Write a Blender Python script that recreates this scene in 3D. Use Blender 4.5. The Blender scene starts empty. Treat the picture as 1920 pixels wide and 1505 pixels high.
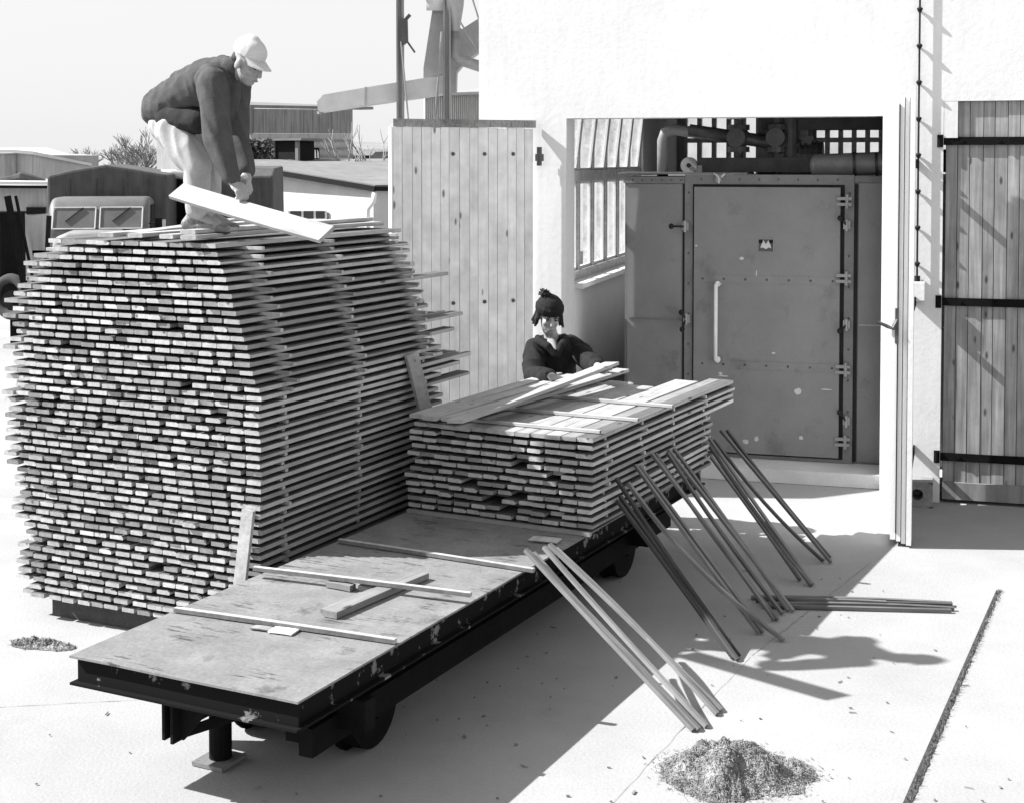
import bpy, math, random
from mathutils import Vector, Matrix, Euler, noise
random.seed(7)
RAD = math.radians
C = bpy.context.scene.collection
SC = bpy.context.scene

# ------------------------------------------------------------------ camera
CAM_H, PITCH, FPX = 2.75, RAD(2.2), 2700.0
cam = bpy.data.cameras.new('camera')
cam.sensor_width = 36.0
cam.lens = 36.0 * FPX / 1920.0
cam.shift_y = -(752.5 - 404.0) / 1920.0
cam.clip_start, cam.clip_end = 0.1, 2000
camo = bpy.data.objects.new('camera', cam); C.objects.link(camo)
camo.location = (0, 0, CAM_H)
camo.rotation_euler = (RAD(90) - PITCH, 0, 0)
SC.camera = camo

# ------------------------------------------------------------------ sky, sun, exposure
SUN_EL = RAD(42.0)
w = bpy.data.worlds.new('World'); SC.world = w; w.use_nodes = True
nt = w.node_tree; bgn = nt.nodes['Background']
sky = nt.nodes.new('ShaderNodeTexSky'); sky.sky_type = 'NISHITA'; sky.sun_disc = False
sky.sun_elevation = SUN_EL; sky.sun_rotation = RAD(-87)
sky.dust_density = 1.0; sky.ozone_density = 1.0; sky.air_density = 1.0
bw = nt.nodes.new('ShaderNodeSeparateColor')      # a blue-sensitive black-and-white plate sees the sky's blue light
nt.links.new(sky.outputs[0], bw.inputs[0]); hz = nt.nodes.new('ShaderNodeMix'); hz.data_type = 'FLOAT'; hz.inputs[0].default_value = .80; hz.inputs[3].default_value = 3.9   # bright thin haze low in the sky, clearer overhead
wtc = nt.nodes.new('ShaderNodeTexCoord'); wsx = nt.nodes.new('ShaderNodeSeparateXYZ'); wmr = nt.nodes.new('ShaderNodeMapRange'); wmr.interpolation_type = 'SMOOTHSTEP'
nt.links.new(wtc.outputs['Generated'], wsx.inputs[0]); nt.links.new(wsx.outputs[2], wmr.inputs[0])
for i_, v_ in enumerate((.15, .34, .90, .0)): wmr.inputs[i_ + 1].default_value = v_
nt.links.new(wmr.outputs[0], hz.inputs[0])
nt.links.new(bw.outputs[2], hz.inputs[2]); nt.links.new(hz.outputs[0], bgn.inputs[0])
bgn.inputs[1].default_value = 0.10
sl = bpy.data.lights.new('sun', 'SUN'); sl.energy = 5.0; sl.angle = RAD(0.5); sl.color = (1, 1, 1)
so = bpy.data.objects.new('sun', sl); C.objects.link(so)
so.rotation_euler = Vector((math.cos(RAD(3)), -math.sin(RAD(3)), -math.tan(SUN_EL))).to_track_quat('-Z', 'Y').to_euler()
so.location = (-20, 10, 30)
SC.view_settings.view_transform = 'Standard'
SC.view_settings.look = 'None'
SC.view_settings.exposure = 1.20
SC.view_settings.gamma = 1.0
SC.render.engine = 'CYCLES'; SC.cycles.max_bounces = 8; SC.cycles.diffuse_bounces = 2

# ------------------------------------------------------------------ materials
def nd(t, k, **kw):
    n = t.nodes.new(k)
    for a, b in kw.items(): setattr(n, a, b)
    return n
def mth(t, op, a, b=None):
    n = nd(t, 'ShaderNodeMath', operation=op)
    for i, x in enumerate((a, b)):
        if x is None: continue
        if isinstance(x, (int, float)): n.inputs[i].default_value = x
        else: t.links.new(x, n.inputs[i])
    return n.outputs[0]
def rng(t, x, a, b, c, d):
    n = nd(t, 'ShaderNodeMapRange'); t.links.new(x, n.inputs[0])
    for i, v in enumerate((a, b, c, d)): n.inputs[i + 1].default_value = v
    return n.outputs[0]
def base(name, rough=.85, spec=.3, metal=0.0):
    m = bpy.data.materials.new(name); m.use_nodes = True; t = m.node_tree
    p = t.nodes['Principled BSDF']
    p.inputs['Roughness'].default_value = rough; p.inputs['Metallic'].default_value = metal
    p.inputs['Specular IOR Level'].default_value = spec
    tc = nd(t, 'ShaderNodeTexCoord')
    return m, t, p, tc
def nz(t, vec, sc, det=5, rough=.6):
    n = nd(t, 'ShaderNodeTexNoise'); t.links.new(vec, n.inputs['Vector'])
    n.inputs['Scale'].default_value = sc; n.inputs['Detail'].default_value = det; n.inputs['Roughness'].default_value = rough
    return n.outputs[0]
def bumpy(t, p, h, strength, dist=.01):
    b = nd(t, 'ShaderNodeBump'); b.inputs['Strength'].default_value = strength; b.inputs['Distance'].default_value = dist
    t.links.new(h, b.inputs['Height']); t.links.new(b.outputs[0], p.inputs['Normal'])
def mat(name, c, rough=.85, var=.2, sc=5, bump=.2, bsc=60, spec=.3, metal=0.0, spots=None, spotc=.4, streak=0, coord='Object'):
    m, t, p, tc = base(name, rough, spec, metal)
    vec = tc.outputs[coord]
    a = nz(t, vec, sc, 8, .65)
    k = rng(t, a, .3, .7, 1 - var, 1 + var)
    f = nz(t, vec, bsc, 4)
    k = mth(t, 'MULTIPLY', k, rng(t, f, .3, .7, 1 - var * .5, 1 + var * .5))
    if streak:
        mp = nd(t, 'ShaderNodeMapping'); t.links.new(vec, mp.inputs[0]); mp.inputs['Scale'].default_value = (14, 14, 1.1)
        k = mth(t, 'MULTIPLY', k, rng(t, nz(t, mp.outputs[0], 1.0, 4), .42, .7, 1.0, 1 - streak))
    if spots:
        s = rng(t, nz(t, vec, spots, 10, .7), .56, .66, 0, 1)
        k = mth(t, 'MULTIPLY', k, rng(t, s, 0, 1, 1, spotc))
    v = mth(t, 'MULTIPLY', k, c)
    t.links.new(v, p.inputs['Base Color'])
    if bump: bumpy(t, p, mth(t, 'ADD', f, a), bump)
    return m
def wood(name, c, end=.75, axis=1, knots=True, var=.2, rough=.8, bump=.25, face=1.0):
    """pale sawn softwood; the float attribute 'tone' differs from board to board"""
    m, t, p, tc = base(name, rough, .25)
    at = nd(t, 'ShaderNodeAttribute', attribute_name='tone')
    mp = nd(t, 'ShaderNodeMapping'); t.links.new(tc.outputs['Object'], mp.inputs[0])
    s = [30, 30, 30]; s[axis] = 1.3; mp.inputs['Scale'].default_value = s
    off = nd(t, 'ShaderNodeVectorMath', operation='ADD'); t.links.new(mp.outputs[0], off.inputs[0])
    sc = mth(t, 'MULTIPLY', at.outputs['Fac'], 91.7); t.links.new(sc, off.inputs[1])
    g = nz(t, off.outputs[0], 1.0, 6)
    k = rng(t, g, .3, .7, 1 - var, 1 + var)
    mp2 = nd(t, 'ShaderNodeMapping'); t.links.new(tc.outputs['Object'], mp2.inputs[0]); mp2.inputs['Scale'].default_value = (3, 3, 3)
    off2 = nd(t, 'ShaderNodeVectorMath', operation='ADD'); t.links.new(mp2.outputs[0], off2.inputs[0]); t.links.new(sc, off2.inputs[1])
    k = mth(t, 'MULTIPLY', k, rng(t, nz(t, off2.outputs[0], 1.6, 5), .3, .7, .82, 1.15))
    if knots:
        s3 = [9, 9, 9]; s3[axis] = 3.2
        mp3 = nd(t, 'ShaderNodeMapping'); t.links.new(tc.outputs['Object'], mp3.inputs[0]); mp3.inputs['Scale'].default_value = s3
        off3 = nd(t, 'ShaderNodeVectorMath', operation='ADD'); t.links.new(mp3.outputs[0], off3.inputs[0]); t.links.new(sc, off3.inputs[1])
        vo = nd(t, 'ShaderNodeTexVoronoi'); t.links.new(off3.outputs[0], vo.inputs['Vector']); vo.inputs['Scale'].default_value = 1.0
        k = mth(t, 'MULTIPLY', k, rng(t, vo.outputs['Distance'], .07, .14, .28, 1.0))
    if end != 1:
        sx = nd(t, 'ShaderNodeSeparateXYZ'); t.links.new(tc.outputs['Normal'], sx.inputs[0])
        e = rng(t, mth(t, 'ABSOLUTE', sx.outputs[axis]), .6, .8, 0, 1)
        eg = rng(t, nz(t, tc.outputs['Object'], 55, 4), .3, .7, end * .9, end * 1.1)
        k = mth(t, 'MULTIPLY', k, mth(t, 'ADD', mth(t, 'SUBTRACT', 1.0, e), mth(t, 'MULTIPLY', e, eg)))
    if face != 1.0:      # gap shade put into the colour: broad faces darkened, edges and ends paler
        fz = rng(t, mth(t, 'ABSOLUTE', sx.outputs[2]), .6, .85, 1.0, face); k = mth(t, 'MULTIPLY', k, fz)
    v = mth(t, 'MULTIPLY', k, mth(t, 'MULTIPLY', at.outputs['Fac'], c))
    t.links.new(v, p.inputs['Base Color'])
    bumpy(t, p, g, bump, .004)
    return m
M = {}
M['board'] = wood('sawn_pine', .28, end=.95)
M['board_gap'] = wood('gap_shade_pine', .35, end=.99, face=.33)  # broad faces darkened to paint the black gaps between layers
M['stick'] = wood('weathered_stick', .20, end=.7, knots=False)
M['plank_v'] = wood('gate_pine', .74, end=1, axis=2, var=.07, bump=.1)
M['plank_old'] = wood('old_gate_pine', .27, end=1, axis=2, var=.35)
M['cap'] = mat('cap_batten', .24, sc=3, var=.5)
M['deck'] = mat('worn_deck_steel', .175, rough=.7, var=.24, sc=3.5, spots=3.2, spotc=.5, bump=.25, bsc=45)
t = M['deck'].node_tree; p = t.nodes['Principled BSDF']; tc = [n for n in t.nodes if n.type == 'TEX_COORD'][0]; old = p.inputs['Base Color'].links[0].from_socket
mp = nd(t, 'ShaderNodeMapping'); t.links.new(tc.outputs['Object'], mp.inputs[0]); mp.inputs['Scale'].default_value = (5, 34, 5); mp.inputs['Rotation'].default_value = (0, 0, .5)
area = rng(t, nz(t, tc.outputs['Object'], 2.3, 3), .46, .56, 0, 1)
scr = mth(t, 'MULTIPLY', rng(t, nz(t, mp.outputs[0], 1.0, 6, .7), .55, .60, 0, 1), area)
t.links.new(mth(t, 'MULTIPLY', old, rng(t, scr, 0, 1, 1, .35)), p.inputs['Base Color'])
M['iron'] = mat('dark_painted_iron', .007, rough=.85, var=.3, sc=8, bump=.2, spec=.08)
m, t, p, tc = base('peeling_iron', .85, .08)
s = rng(t, nz(t, tc.outputs['Object'], 9, 8, .65), 0.57, .61, 0, 1)
t.links.new(rng(t, s, 0, 1, .007, .16), p.inputs['Base Color']); bumpy(t, p, s, .3, .003); M['peel'] = m
M['ground'] = mat('yard_concrete', .30, rough=.95, var=.11, sc=.8, bump=.3, bsc=55, spec=.1, spots=.55, spotc=.90)
M['plaster'] = mat('white_plaster', .66, rough=.95, var=.055, sc=1.1, bump=.2, bsc=22, spec=.15, spots=.9, spotc=.93, streak=.05)
M['white'] = mat('white_paint', .72, rough=.6, var=.05, sc=4, bump=.05)
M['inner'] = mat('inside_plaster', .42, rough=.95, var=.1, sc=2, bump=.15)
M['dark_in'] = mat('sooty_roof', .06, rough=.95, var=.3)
M['kiln'] = mat('grey_enamel', .175, rough=.5, var=.12, sc=2.2, bump=.08, bsc=120, spec=.4, spots=2.6, spotc=.74)
M['kiln_d'] = mat('grey_enamel_frame', .15, rough=.5, var=.15, sc=5, bump=.1)
M['rubber'] = mat('black_rubber', .012, rough=.8, var=.1)
M['steel'] = mat('bare_steel', .45, rough=.4, var=.2, metal=.6, spec=.5)
M['galv'] = mat('galvanised_sheet', .30, rough=.55, var=.15, sc=3, metal=.2, bump=.05)
M['galv_l'] = mat('galvanised_light', .46, rough=.6, var=.12, sc=3, bump=.05)
M['pipe'] = mat('dark_pipe', .05, rough=.45, var=.4, sc=9, spec=.5)
M['pipe_l'] = mat('grey_pipe', .22, rough=.4, var=.2, sc=6, spec=.5)
M['concrete'] = mat('rough_concrete', .24, rough=.95, var=.25, sc=9, bump=.5)
M['winframe'] = mat('window_frame_paint', .48, rough=.7, var=.3, sc=12, bump=.15)
M['winlight'] = mat('window_white_paint', .7, rough=.6, var=.1)
M['skin'] = mat('skin', .28, rough=.55, var=.1, sc=12, bump=.05, spec=.35)
M['jacket'] = mat('grey_knit_jacket', .07, rough=.95, var=.18, sc=14, bump=.22, bsc=110, spec=.1)
M['black_coat'] = mat('black_jacket', .016, rough=.9, var=.25, sc=16, bump=.25, bsc=90, spec=.15)
M['white_cloth'] = mat('white_work_trousers', .36, rough=.95, var=.10, sc=8, bump=.12, bsc=60, spec=.1)
M['dark_cloth'] = mat('dark_cloth', .02, rough=.95, var=.3, sc=9, bump=.3)
M['capcloth'] = mat('pale_cap_cloth', .50, rough=.95, var=.08, sc=12, bump=.3, bsc=140)
M['leather'] = mat('worn_leather', .17, rough=.55, var=.6, sc=14, bump=.4, spec=.4)
M['sole'] = mat('shoe_sole', .03, rough=.8)
M['hair'] = mat('dark_hair', .02, rough=.6, var=.5, sc=40, bump=.5, bsc=160)
M['shirt'] = mat('pale_shirt', .26, rough=.95, var=.12, sc=12)
M['eye'] = mat('eye_dark', .02, rough=.2, bump=0)
M['lip'] = mat('lip_skin', .2, rough=.5, bump=0)
M['canvas'] = mat('truck_canvas', .075, rough=.9, var=.22, sc=1.6, bump=.35, bsc=5, streak=.3)
M['truck'] = mat('truck_paint', .11, rough=.5, var=.18, sc=3, spec=.4, bump=.05)
M['trim'] = mat('pale_trim', .42, rough=.5, bump=0)
M['glassd'] = mat('dusty_windscreen', .09, rough=.55, var=.25, sc=2, spec=.6, bump=0)
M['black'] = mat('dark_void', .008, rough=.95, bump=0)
M['tyre'] = mat('tyre_rubber', .04, rough=.9)
M['shed_l'] = mat('pale_shed_wall', .46, rough=.9, var=.1, sc=1.2, streak=.25, bump=.1)
M['shed_d'] = mat('grey_cladding', .24, rough=.9, var=.14, sc=1.2, streak=.35, bump=.1)
M['shed_m'] = mat('grey_boarding', .36, rough=.9, var=.14, sc=1.2, streak=.25, bump=.1)
M['roof'] = mat('tar_roof', .17, rough=.95, var=.18, sc=2, bump=.3, bsc=20)
M['roof_l'] = mat('pale_roof', .6, rough=.9, var=.1, sc=1)
M['white_old'] = mat('old_whitewash', .50, rough=.95, var=.13, sc=1.1, spots=1.0, spotc=.8, bump=.2)
M['bark'] = mat('grey_bark', .2, rough=.95, var=.3, sc=12)
M['leaf'] = mat('dull_leaf', .06, rough=.8, var=.5, sc=5, bump=0)
M['shav'] = mat('wood_shavings', .18, rough=.95, var=.75, sc=11, bump=.6, bsc=70)
M['corr'] = mat('pale_corrugated_sheet', .62, rough=.7, var=.08, sc=2, bump=0)
M['soil'] = mat('dark_soil', .05, rough=1, var=.5, sc=30, bump=.5)
M['grass'] = mat('dry_grass', .10, rough=.95, var=.5, sc=20, bump=0)
# clear window glass
m, t, p, tc = base('window_glass', .05)
tr = nd(t, 'ShaderNodeBsdfTransparent'); gl = nd(t, 'ShaderNodeBsdfGlossy'); gl.inputs['Roughness'].default_value = .08
mx = nd(t, 'ShaderNodeMixShader'); mx.inputs[0].default_value = .10
df = nd(t, 'ShaderNodeBsdfDiffuse'); df.inputs[0].default_value = (.7, .7, .7, 1)
mx2 = nd(t, 'ShaderNodeMixShader')
t.links.new(rng(t, nz(t, tc.outputs['Object'], 2.5, 6), .4, .75, .03, .35), mx2.inputs[0])
t.links.new(tr.outputs[0], mx.inputs[1]); t.links.new(gl.outputs[0], mx.inputs[2])
t.links.new(mx.outputs[0], mx2.inputs[1]); t.links.new(df.outputs[0], mx2.inputs[2])
t.links.new(mx2.outputs[0], t.nodes['Material Output'].inputs[0]); M['glass'] = m

# ------------------------------------------------------------------ mesh helpers
class MB:
    def __init__(s): s.v = []; s.f = []; s.tn = []
    def add(s, vs, fs, tone=1.0):
        o = len(s.v); s.v += [Vector(x) for x in vs]; s.tn += [tone] * len(vs)
        s.f += [[i + o for i in f] for f in fs]; return s
    def box(s, a, b, R=None, o=(0, 0, 0), tone=1.0):
        (x0, y0, z0), (x1, y1, z1) = a, b
        vs = [Vector(q) for q in ((x0, y0, z0), (x1, y0, z0), (x1, y1, z0), (x0, y1, z0), (x0, y0, z1), (x1, y0, z1), (x1, y1, z1), (x0, y1, z1))]
        if R is not None: vs = [R @ q for q in vs]
        o = Vector(o)
        return s.add([q + o for q in vs], [(0, 3, 2, 1), (4, 5, 6, 7), (0, 1, 5, 4), (1, 2, 6, 5), (2, 3, 7, 6), (3, 0, 4, 7)], tone)
    def bar(s, p, q, w, h, up=(0, 0, 1), ch=0.0, tone=1.0, bow=0.0, n=1):
        """rectangular bar from p to q, w across, h along up"""
        p, q = Vector(p), Vector(q); d = (q - p).normalized()
        x = d.cross(Vector(up)); x = x.normalized() if x.length > 1e-6 else Vector((1, 0, 0)); z = x.cross(d)
        w2, h2 = w / 2, h / 2
        if ch: sec = [(-w2 + ch, -h2), (w2 - ch, -h2), (w2, -h2 + ch), (w2, h2 - ch), (w2 - ch, h2), (-w2 + ch, h2), (-w2, h2 - ch), (-w2, -h2 + ch)]
        else: sec = [(-w2, -h2), (w2, -h2), (w2, h2), (-w2, h2)]
        k = len(sec); vs = []; fs = []
        for i in range(n + 1):
            u = i / n; c = p.lerp(q, u) + z * (bow * 4 * u * (1 - u))
            vs += [c + x * a + z * b for a, b in sec]
            if i: fs += [((i - 1) * k + j, (i - 1) * k + (j + 1) % k, i * k + (j + 1) % k, i * k + j) for j in range(k)]
        fs += [tuple(range(k - 1, -1, -1)), tuple(n * k + j for j in range(k))]
        return s.add(vs, fs, tone)
    def cyl(s, p, q, r0, r1=None, n=16, caps=True, tone=1.0):
        return s.tube([p, q], [r0, r0 if r1 is None else r1], n, caps, tone)
    def tube(s, pts, rs, n=12, caps=True, tone=1.0):
        pts = [Vector(x) for x in pts]
        if isinstance(rs, (int, float)): rs = [rs] * len(pts)
        vs = []; fs = []; ref = None
        for i, c in enumerate(pts):
            d = (pts[min(i + 1, len(pts) - 1)] - pts[max(i - 1, 0)]).normalized()
            if ref is None: ref = d.orthogonal().normalized()
            x = (ref - d * ref.dot(d)).normalized(); ref = x; y = d.cross(x)
            vs += [c + (x * math.cos(2 * math.pi * j / n) + y * math.sin(2 * math.pi * j / n)) * rs[i] for j in range(n)]
            if i: fs += [((i - 1) * n + j, (i - 1) * n + (j + 1) % n, i * n + (j + 1) % n, i * n + j) for j in range(n)]
        if caps: fs += [tuple(range(n - 1, -1, -1)), tuple((len(pts) - 1) * n + j for j in range(n))]
        return s.add(vs, fs, tone)
    def prism(s, poly, d, tone=1.0):
        """polygon (list of 3-D points) swept by vector d"""
        poly = [Vector(x) for x in poly]; d = Vector(d); n = len(poly)
        nrm = Vector((0, 0, 0))
        for i in range(n): nrm += poly[i].cross(poly[(i + 1) % n])
        if nrm.dot(d) < 0: poly.reverse()
        vs = poly + [x + d for x in poly]
        fs = [tuple(range(n - 1, -1, -1)), tuple(range(n, 2 * n))] + [(i, (i + 1) % n, n + (i + 1) % n, n + i) for i in range(n)]
        return s.add(vs, fs, tone)
    def ell(s, c, r, R=None, n=14, m=9, tone=1.0):
        c = Vector(c); r = Vector(r) if not isinstance(r, (int, float)) else Vector((r, r, r)); vs = []; fs = []
        for i in range(1, m):
            a = math.pi * i / m
            for j in range(n):
                b = 2 * math.pi * j / n
                q = Vector((r.x * math.sin(a) * math.cos(b), r.y * math.sin(a) * math.sin(b), r.z * math.cos(a)))
                vs.append(c + (R @ q if R is not None else q))
        for q in (Vector((0, 0, r.z)), Vector((0, 0, -r.z))): vs.append(c + (R @ q if R is not None else q))
        T, B = len(vs) - 2, len(vs) - 1
        for j in range(n):
            k = (j + 1) % n; fs.append((T, j, k)); fs.append((B, (m - 2) * n + k, (m - 2) * n + j))
            fs += [(i * n + j, (i + 1) * n + j, (i + 1) * n + k, i * n + k) for i in range(m - 2)]
        return s.add(vs, fs, tone)
    def cap(s, p, q, r0, r1=None, n=12):
        r1 = r0 if r1 is None else r1; p, q = Vector(p), Vector(q)
        s.cyl(p, q, r0, r1, n); s.ell(p, r0, n=n, m=8); s.ell(q, r1, n=n, m=8); return s
    def chain(s, pts, rs, n=12):
        for i in range(len(pts) - 1): s.cap(pts[i], pts[i + 1], rs[i], rs[i + 1], n)
        return s
    def mesh(s, name, m, smooth=False, inv=None):
        me = bpy.data.meshes.new(name)
        me.from_pydata([tuple((inv @ v) if inv is not None else v) for v in s.v], [], s.f)
        a = me.attributes.new('tone', 'FLOAT', 'POINT'); a.data.foreach_set('value', s.tn)
        if m is not None: me.materials.append(m)
        if smooth: me.polygons.foreach_set('use_smooth', [True] * len(me.polygons))
        me.update(); return me
    def build(s, name, m, parent=None, smooth=False, world=False, bevel=0):
        inv = None
        if world and parent is not None: inv = wm(parent).inverted()
        o = bpy.data.objects.new(name, s.mesh(name, m, smooth, inv)); C.objects.link(o)
        if parent is not None: o.parent = parent
        if bevel:
            b = o.modifiers.new('bevel', 'BEVEL'); b.width = bevel; b.segments = 2; b.limit_method = 'ANGLE'; b.angle_limit = RAD(40)
        return o
def wm(o):
    return (wm(o.parent) if o.parent else Matrix.Identity(4)) @ Matrix.Translation(o.location) @ o.rotation_euler.to_matrix().to_4x4()
def tag(o, label=None, cat=None, group=None, kind=None):
    if label: o['label'] = label
    if cat: o['category'] = cat
    if group: o['group'] = group
    if kind: o['kind'] = kind
    return o
def thing(name, label, cat, loc=(0, 0, 0), rz=0, group=None):
    o = bpy.data.objects.new(name, None); C.objects.link(o); o.empty_display_size = .1
    o.location = loc; o.rotation_euler = (0, 0, rz); return tag(o, label, cat, group)
def at(u, v, Y):
    """the point at depth Y (metres) that was surveyed at this place in the 1920 px print"""
    x, y = (u - 960) / FPX, (404 - v) / FPX
    d = Vector((x, math.cos(PITCH) + y * math.sin(PITCH), -math.sin(PITCH) + y * math.cos(PITCH)))
    return Vector((0, 0, CAM_H)) + d * (Y / d.y)

# ------------------------------------------------------------------ ground
g = MB(); g.add([(-150, -20, 0), (150, -20, 0), (150, 400, 0), (-150, 400, 0)], [(0, 1, 2, 3)])
tag(g.build('ground', M['ground']), kind='structure')

# ------------------------------------------------------------------ workshop building (own axes: x along the front, y inward)
BA = -RAD(16); BO = (2.99, 11.63, 0)
bld = thing('workshop_building', 'white plastered workshop with a tall doorway opening onto the drying kiln', 'building', BO, BA)
OL, OH = -2.626, 3.105
f = MB()
f.box((-3.41, 0, 0), (OL, .30, 7)); f.box((OL, 0, OH), (0, .30, 7)); f.box((0, 0, 0), (.47, .30, 7))
f.box((.47, 0, 3.218), (2.9, .30, 7)); f.box((.471, .001, 2.925), (.578, .30, 3.217)); f.box((2.9, 0, 0), (9, .30, 7))
f.build('front_wall', M['plaster'], bld)
SX = -2.75      # inner face of the glazed side wall
f = MB(); W0, W1, Z0, Z1 = .81, 4.15, 1.64, 3.9
f.box((SX - .22, .30, 0), (SX, 6.5, Z0)); f.box((SX - .22, .30, Z1), (SX, 6.5, 5)); f.box((SX - .22, .30, Z0), (SX, W0 - .26, Z1)); f.box((SX - .22, W1, Z0), (SX, 6.5, Z1))
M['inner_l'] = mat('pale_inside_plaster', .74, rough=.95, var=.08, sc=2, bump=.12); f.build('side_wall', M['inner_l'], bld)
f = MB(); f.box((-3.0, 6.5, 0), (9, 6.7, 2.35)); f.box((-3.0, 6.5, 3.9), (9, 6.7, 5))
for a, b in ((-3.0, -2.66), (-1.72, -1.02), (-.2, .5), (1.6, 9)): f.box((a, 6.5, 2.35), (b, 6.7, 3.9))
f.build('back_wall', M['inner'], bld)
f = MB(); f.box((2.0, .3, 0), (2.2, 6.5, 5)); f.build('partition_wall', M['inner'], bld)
f = MB(); f.box((-3.2, .3, 5), (9, 6.9, 5.2)); f.build('roof', M['dark_in'], bld)
f = MB(); f.box((SX + .05, 2.9, 3.45), (2, 3.2, 3.75)); f.box((-1.1, 1.2, 3.02), (2, 1.5, 3.18)); f.build('ceiling_beam', M['dark_in'], bld)
# windows of the side wall: a tall steel frame of five narrow lights in two rows
win = MB(); gl = MB(); ya = W0 - .26; n = 6; wy = (W1 - ya) / n
for i in range(n + 1):
    y = ya + i * wy; win.box((SX - .13, y - .026, Z0), (SX - .03, y + .026, Z1))
for z in (Z0 + .03, 2.60, Z1 - .03): win.box((SX - .125, ya, z - .05), (SX - .02, W1, z + .05))
wo = win.build('window', M['winframe'], bld)
for i in range(n):
    for z0, z1 in ((Z0 + .09, 2.54), (2.66, Z1 - .09)):
        tilt = .0 if z0 < 2 else .11
        y0, y1 = ya + i * wy + .03, ya + (i + 1) * wy - .03
        s = MB()
        for a, b in (((y0, z0), (y1, z0)), ((y0, z1), (y1, z1)), ((y0, z0), (y0, z1)), ((y1, z0), (y1, z1))):
            s.bar((SX - .07 + tilt * (a[1] - z0), a[0], a[1]), (SX - .07 + tilt * (b[1] - z0), b[0], b[1]), .03, .03, up=(1, 0, 0))
        s.build('sash', M['winlight'], wo)
        gl.add([(SX - .07, y0, z0), (SX - .07, y1, z0), (SX - .07 + tilt * (z1 - z0), y1, z1), (SX - .07 + tilt * (z1 - z0), y0, z1)], [(0, 1, 2, 3)])
gl.build('pane', M['glass'], wo)
s = MB(); s.box((SX - .2, ya, Z0 - .045), (SX + .14, W1, Z0 - .003)); s.build('sill', M['winlight'], wo)
for a, b in ((-2.66, -1.72), (-1.02, -.2), (.5, 1.6)):
    s = MB(); gl = MB(); n = 5; d = (b - a) / n
    for i in range(n + 1): s.box((a + i * d - .03, 6.54, 2.35), (a + i * d + .03, 6.62, 3.9))
    for z in (2.38, 3.0, 3.87): s.box((a, 6.545, z - .03), (b, 6.615, z + .03))
    o = s.build('window', M['winlight'], bld)
    gl.add([(a, 6.58, 2.35), (b, 6.58, 2.35), (b, 6.58, 3.9), (a, 6.58, 3.9)], [(0, 1, 2, 3)]); gl.build('pane', M['glass'], o)

# left gate leaf, swung outward
LA, LB = Vector((-.982, 11.83, 0)), Vector((.19, 12.37, 0))
ld = (LB - LA); LW = ld.length
lf = thing('gate_leaf', 'tall pale pine gate leaf standing open behind the tall lumber stack', 'gate', LA, math.atan2(ld.y, ld.x), 'gate leaves of the workshop')
s = MB(); x = 0; rnd = random.Random(3)
while x < LW - .02:
    wd = min(rnd.uniform(.075, .10), LW - x); dz = rnd.uniform(-.004, .004)
    s.bar((x + wd / 2, rnd.uniform(0, .003), .06), (x + wd / 2, rnd.uniform(0, .003), 3.02 + dz), wd - .004, .03, up=(0, -1, 0), tone=rnd.choice((.91, .96, .98, 1.0, 1.02, 1.04)))
    x += wd
s.build('planking', M['plank_v'], lf)
s = MB(); x = 0
while x < LW - .02:
    wd = min(rnd.uniform(.09, .15), LW - x + .01)
    s.box((x, -.022, 3.025), (x + wd - .003, .05, 3.088), tone=rnd.uniform(.6, 1.4)); x += wd
s.build('top_batten', M['cap'], lf)
for z in (.5, 1.55, 2.80):
    for k in (.52, .80, 1.06):
        b = MB(); b.cyl((LW * k / 1.26, -.016, z), (LW * k / 1.26, -.03, z), .017, .013, 10); b.build('bolt', M['pipe'], lf)
hp = MB(); hp.cyl((LW + .035, -.03, 2.70), (LW + .035, -.03, 2.86), .022, n=10); hp.box((LW + .0, -.045, 2.74), (LW + .07, -.02, 2.80)); hp.build('hinge', M['pipe'], lf)
s = MB(); s.box((-.018, -.02, .06), (-.002, .045, 3.02)); s.build('edge_strip', M['white'], lf)

# right gate leaf, swung out square to the wall, seen on its edge
RA, RB = Vector((2.765, 10.16, 0)), Vector((3.155, 11.42, 0)); rd = RB - RA; RW = rd.length
rf = thing('gate_leaf', 'white gate leaf swung out towards the camera, seen nearly edge-on', 'gate', RA, math.atan2(rd.y, rd.x), 'gate leaves of the workshop')
s = MB()
s.box((0, .034, .05), (RW, .072, 3.16)); s.build('inner_panel', M['white'], rf)
s = MB(); s.box((.0, 0.0, .04), (RW, .028, 3.20)); s.box((.02, -.035, .02), (RW, -.005, 3.20)); s.build('planking', M['white'], rf)
s = MB(); s.box((-.02, -.075, .02), (.12, -.04, 3.27)); s.build('edge_post', M['plaster'], rf)
s = MB(); s.box((-.012, .028, .10), (.0, .036, 3.14)); s.build('edge_groove', M['rubber'], rf)
hd = MB(); hd.tube([(-.01, .035, 1.62), (-.03, .06, 1.56), (-.02, .10, 1.57), (-.02, .17, 1.60)], [.012, .02, .014, .011], 8); hd.box((-.016, .025, 1.45), (-.002, .05, 1.70)); hd.build('latch', M['pipe'], rf)
for z in (.42, 1.62, 2.72):
    b = MB(); b.box((RW - .5, -.055, z - .035), (RW + .26, -.042, z + .035)); b.build('hinge', M['iron'], rf)

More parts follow.
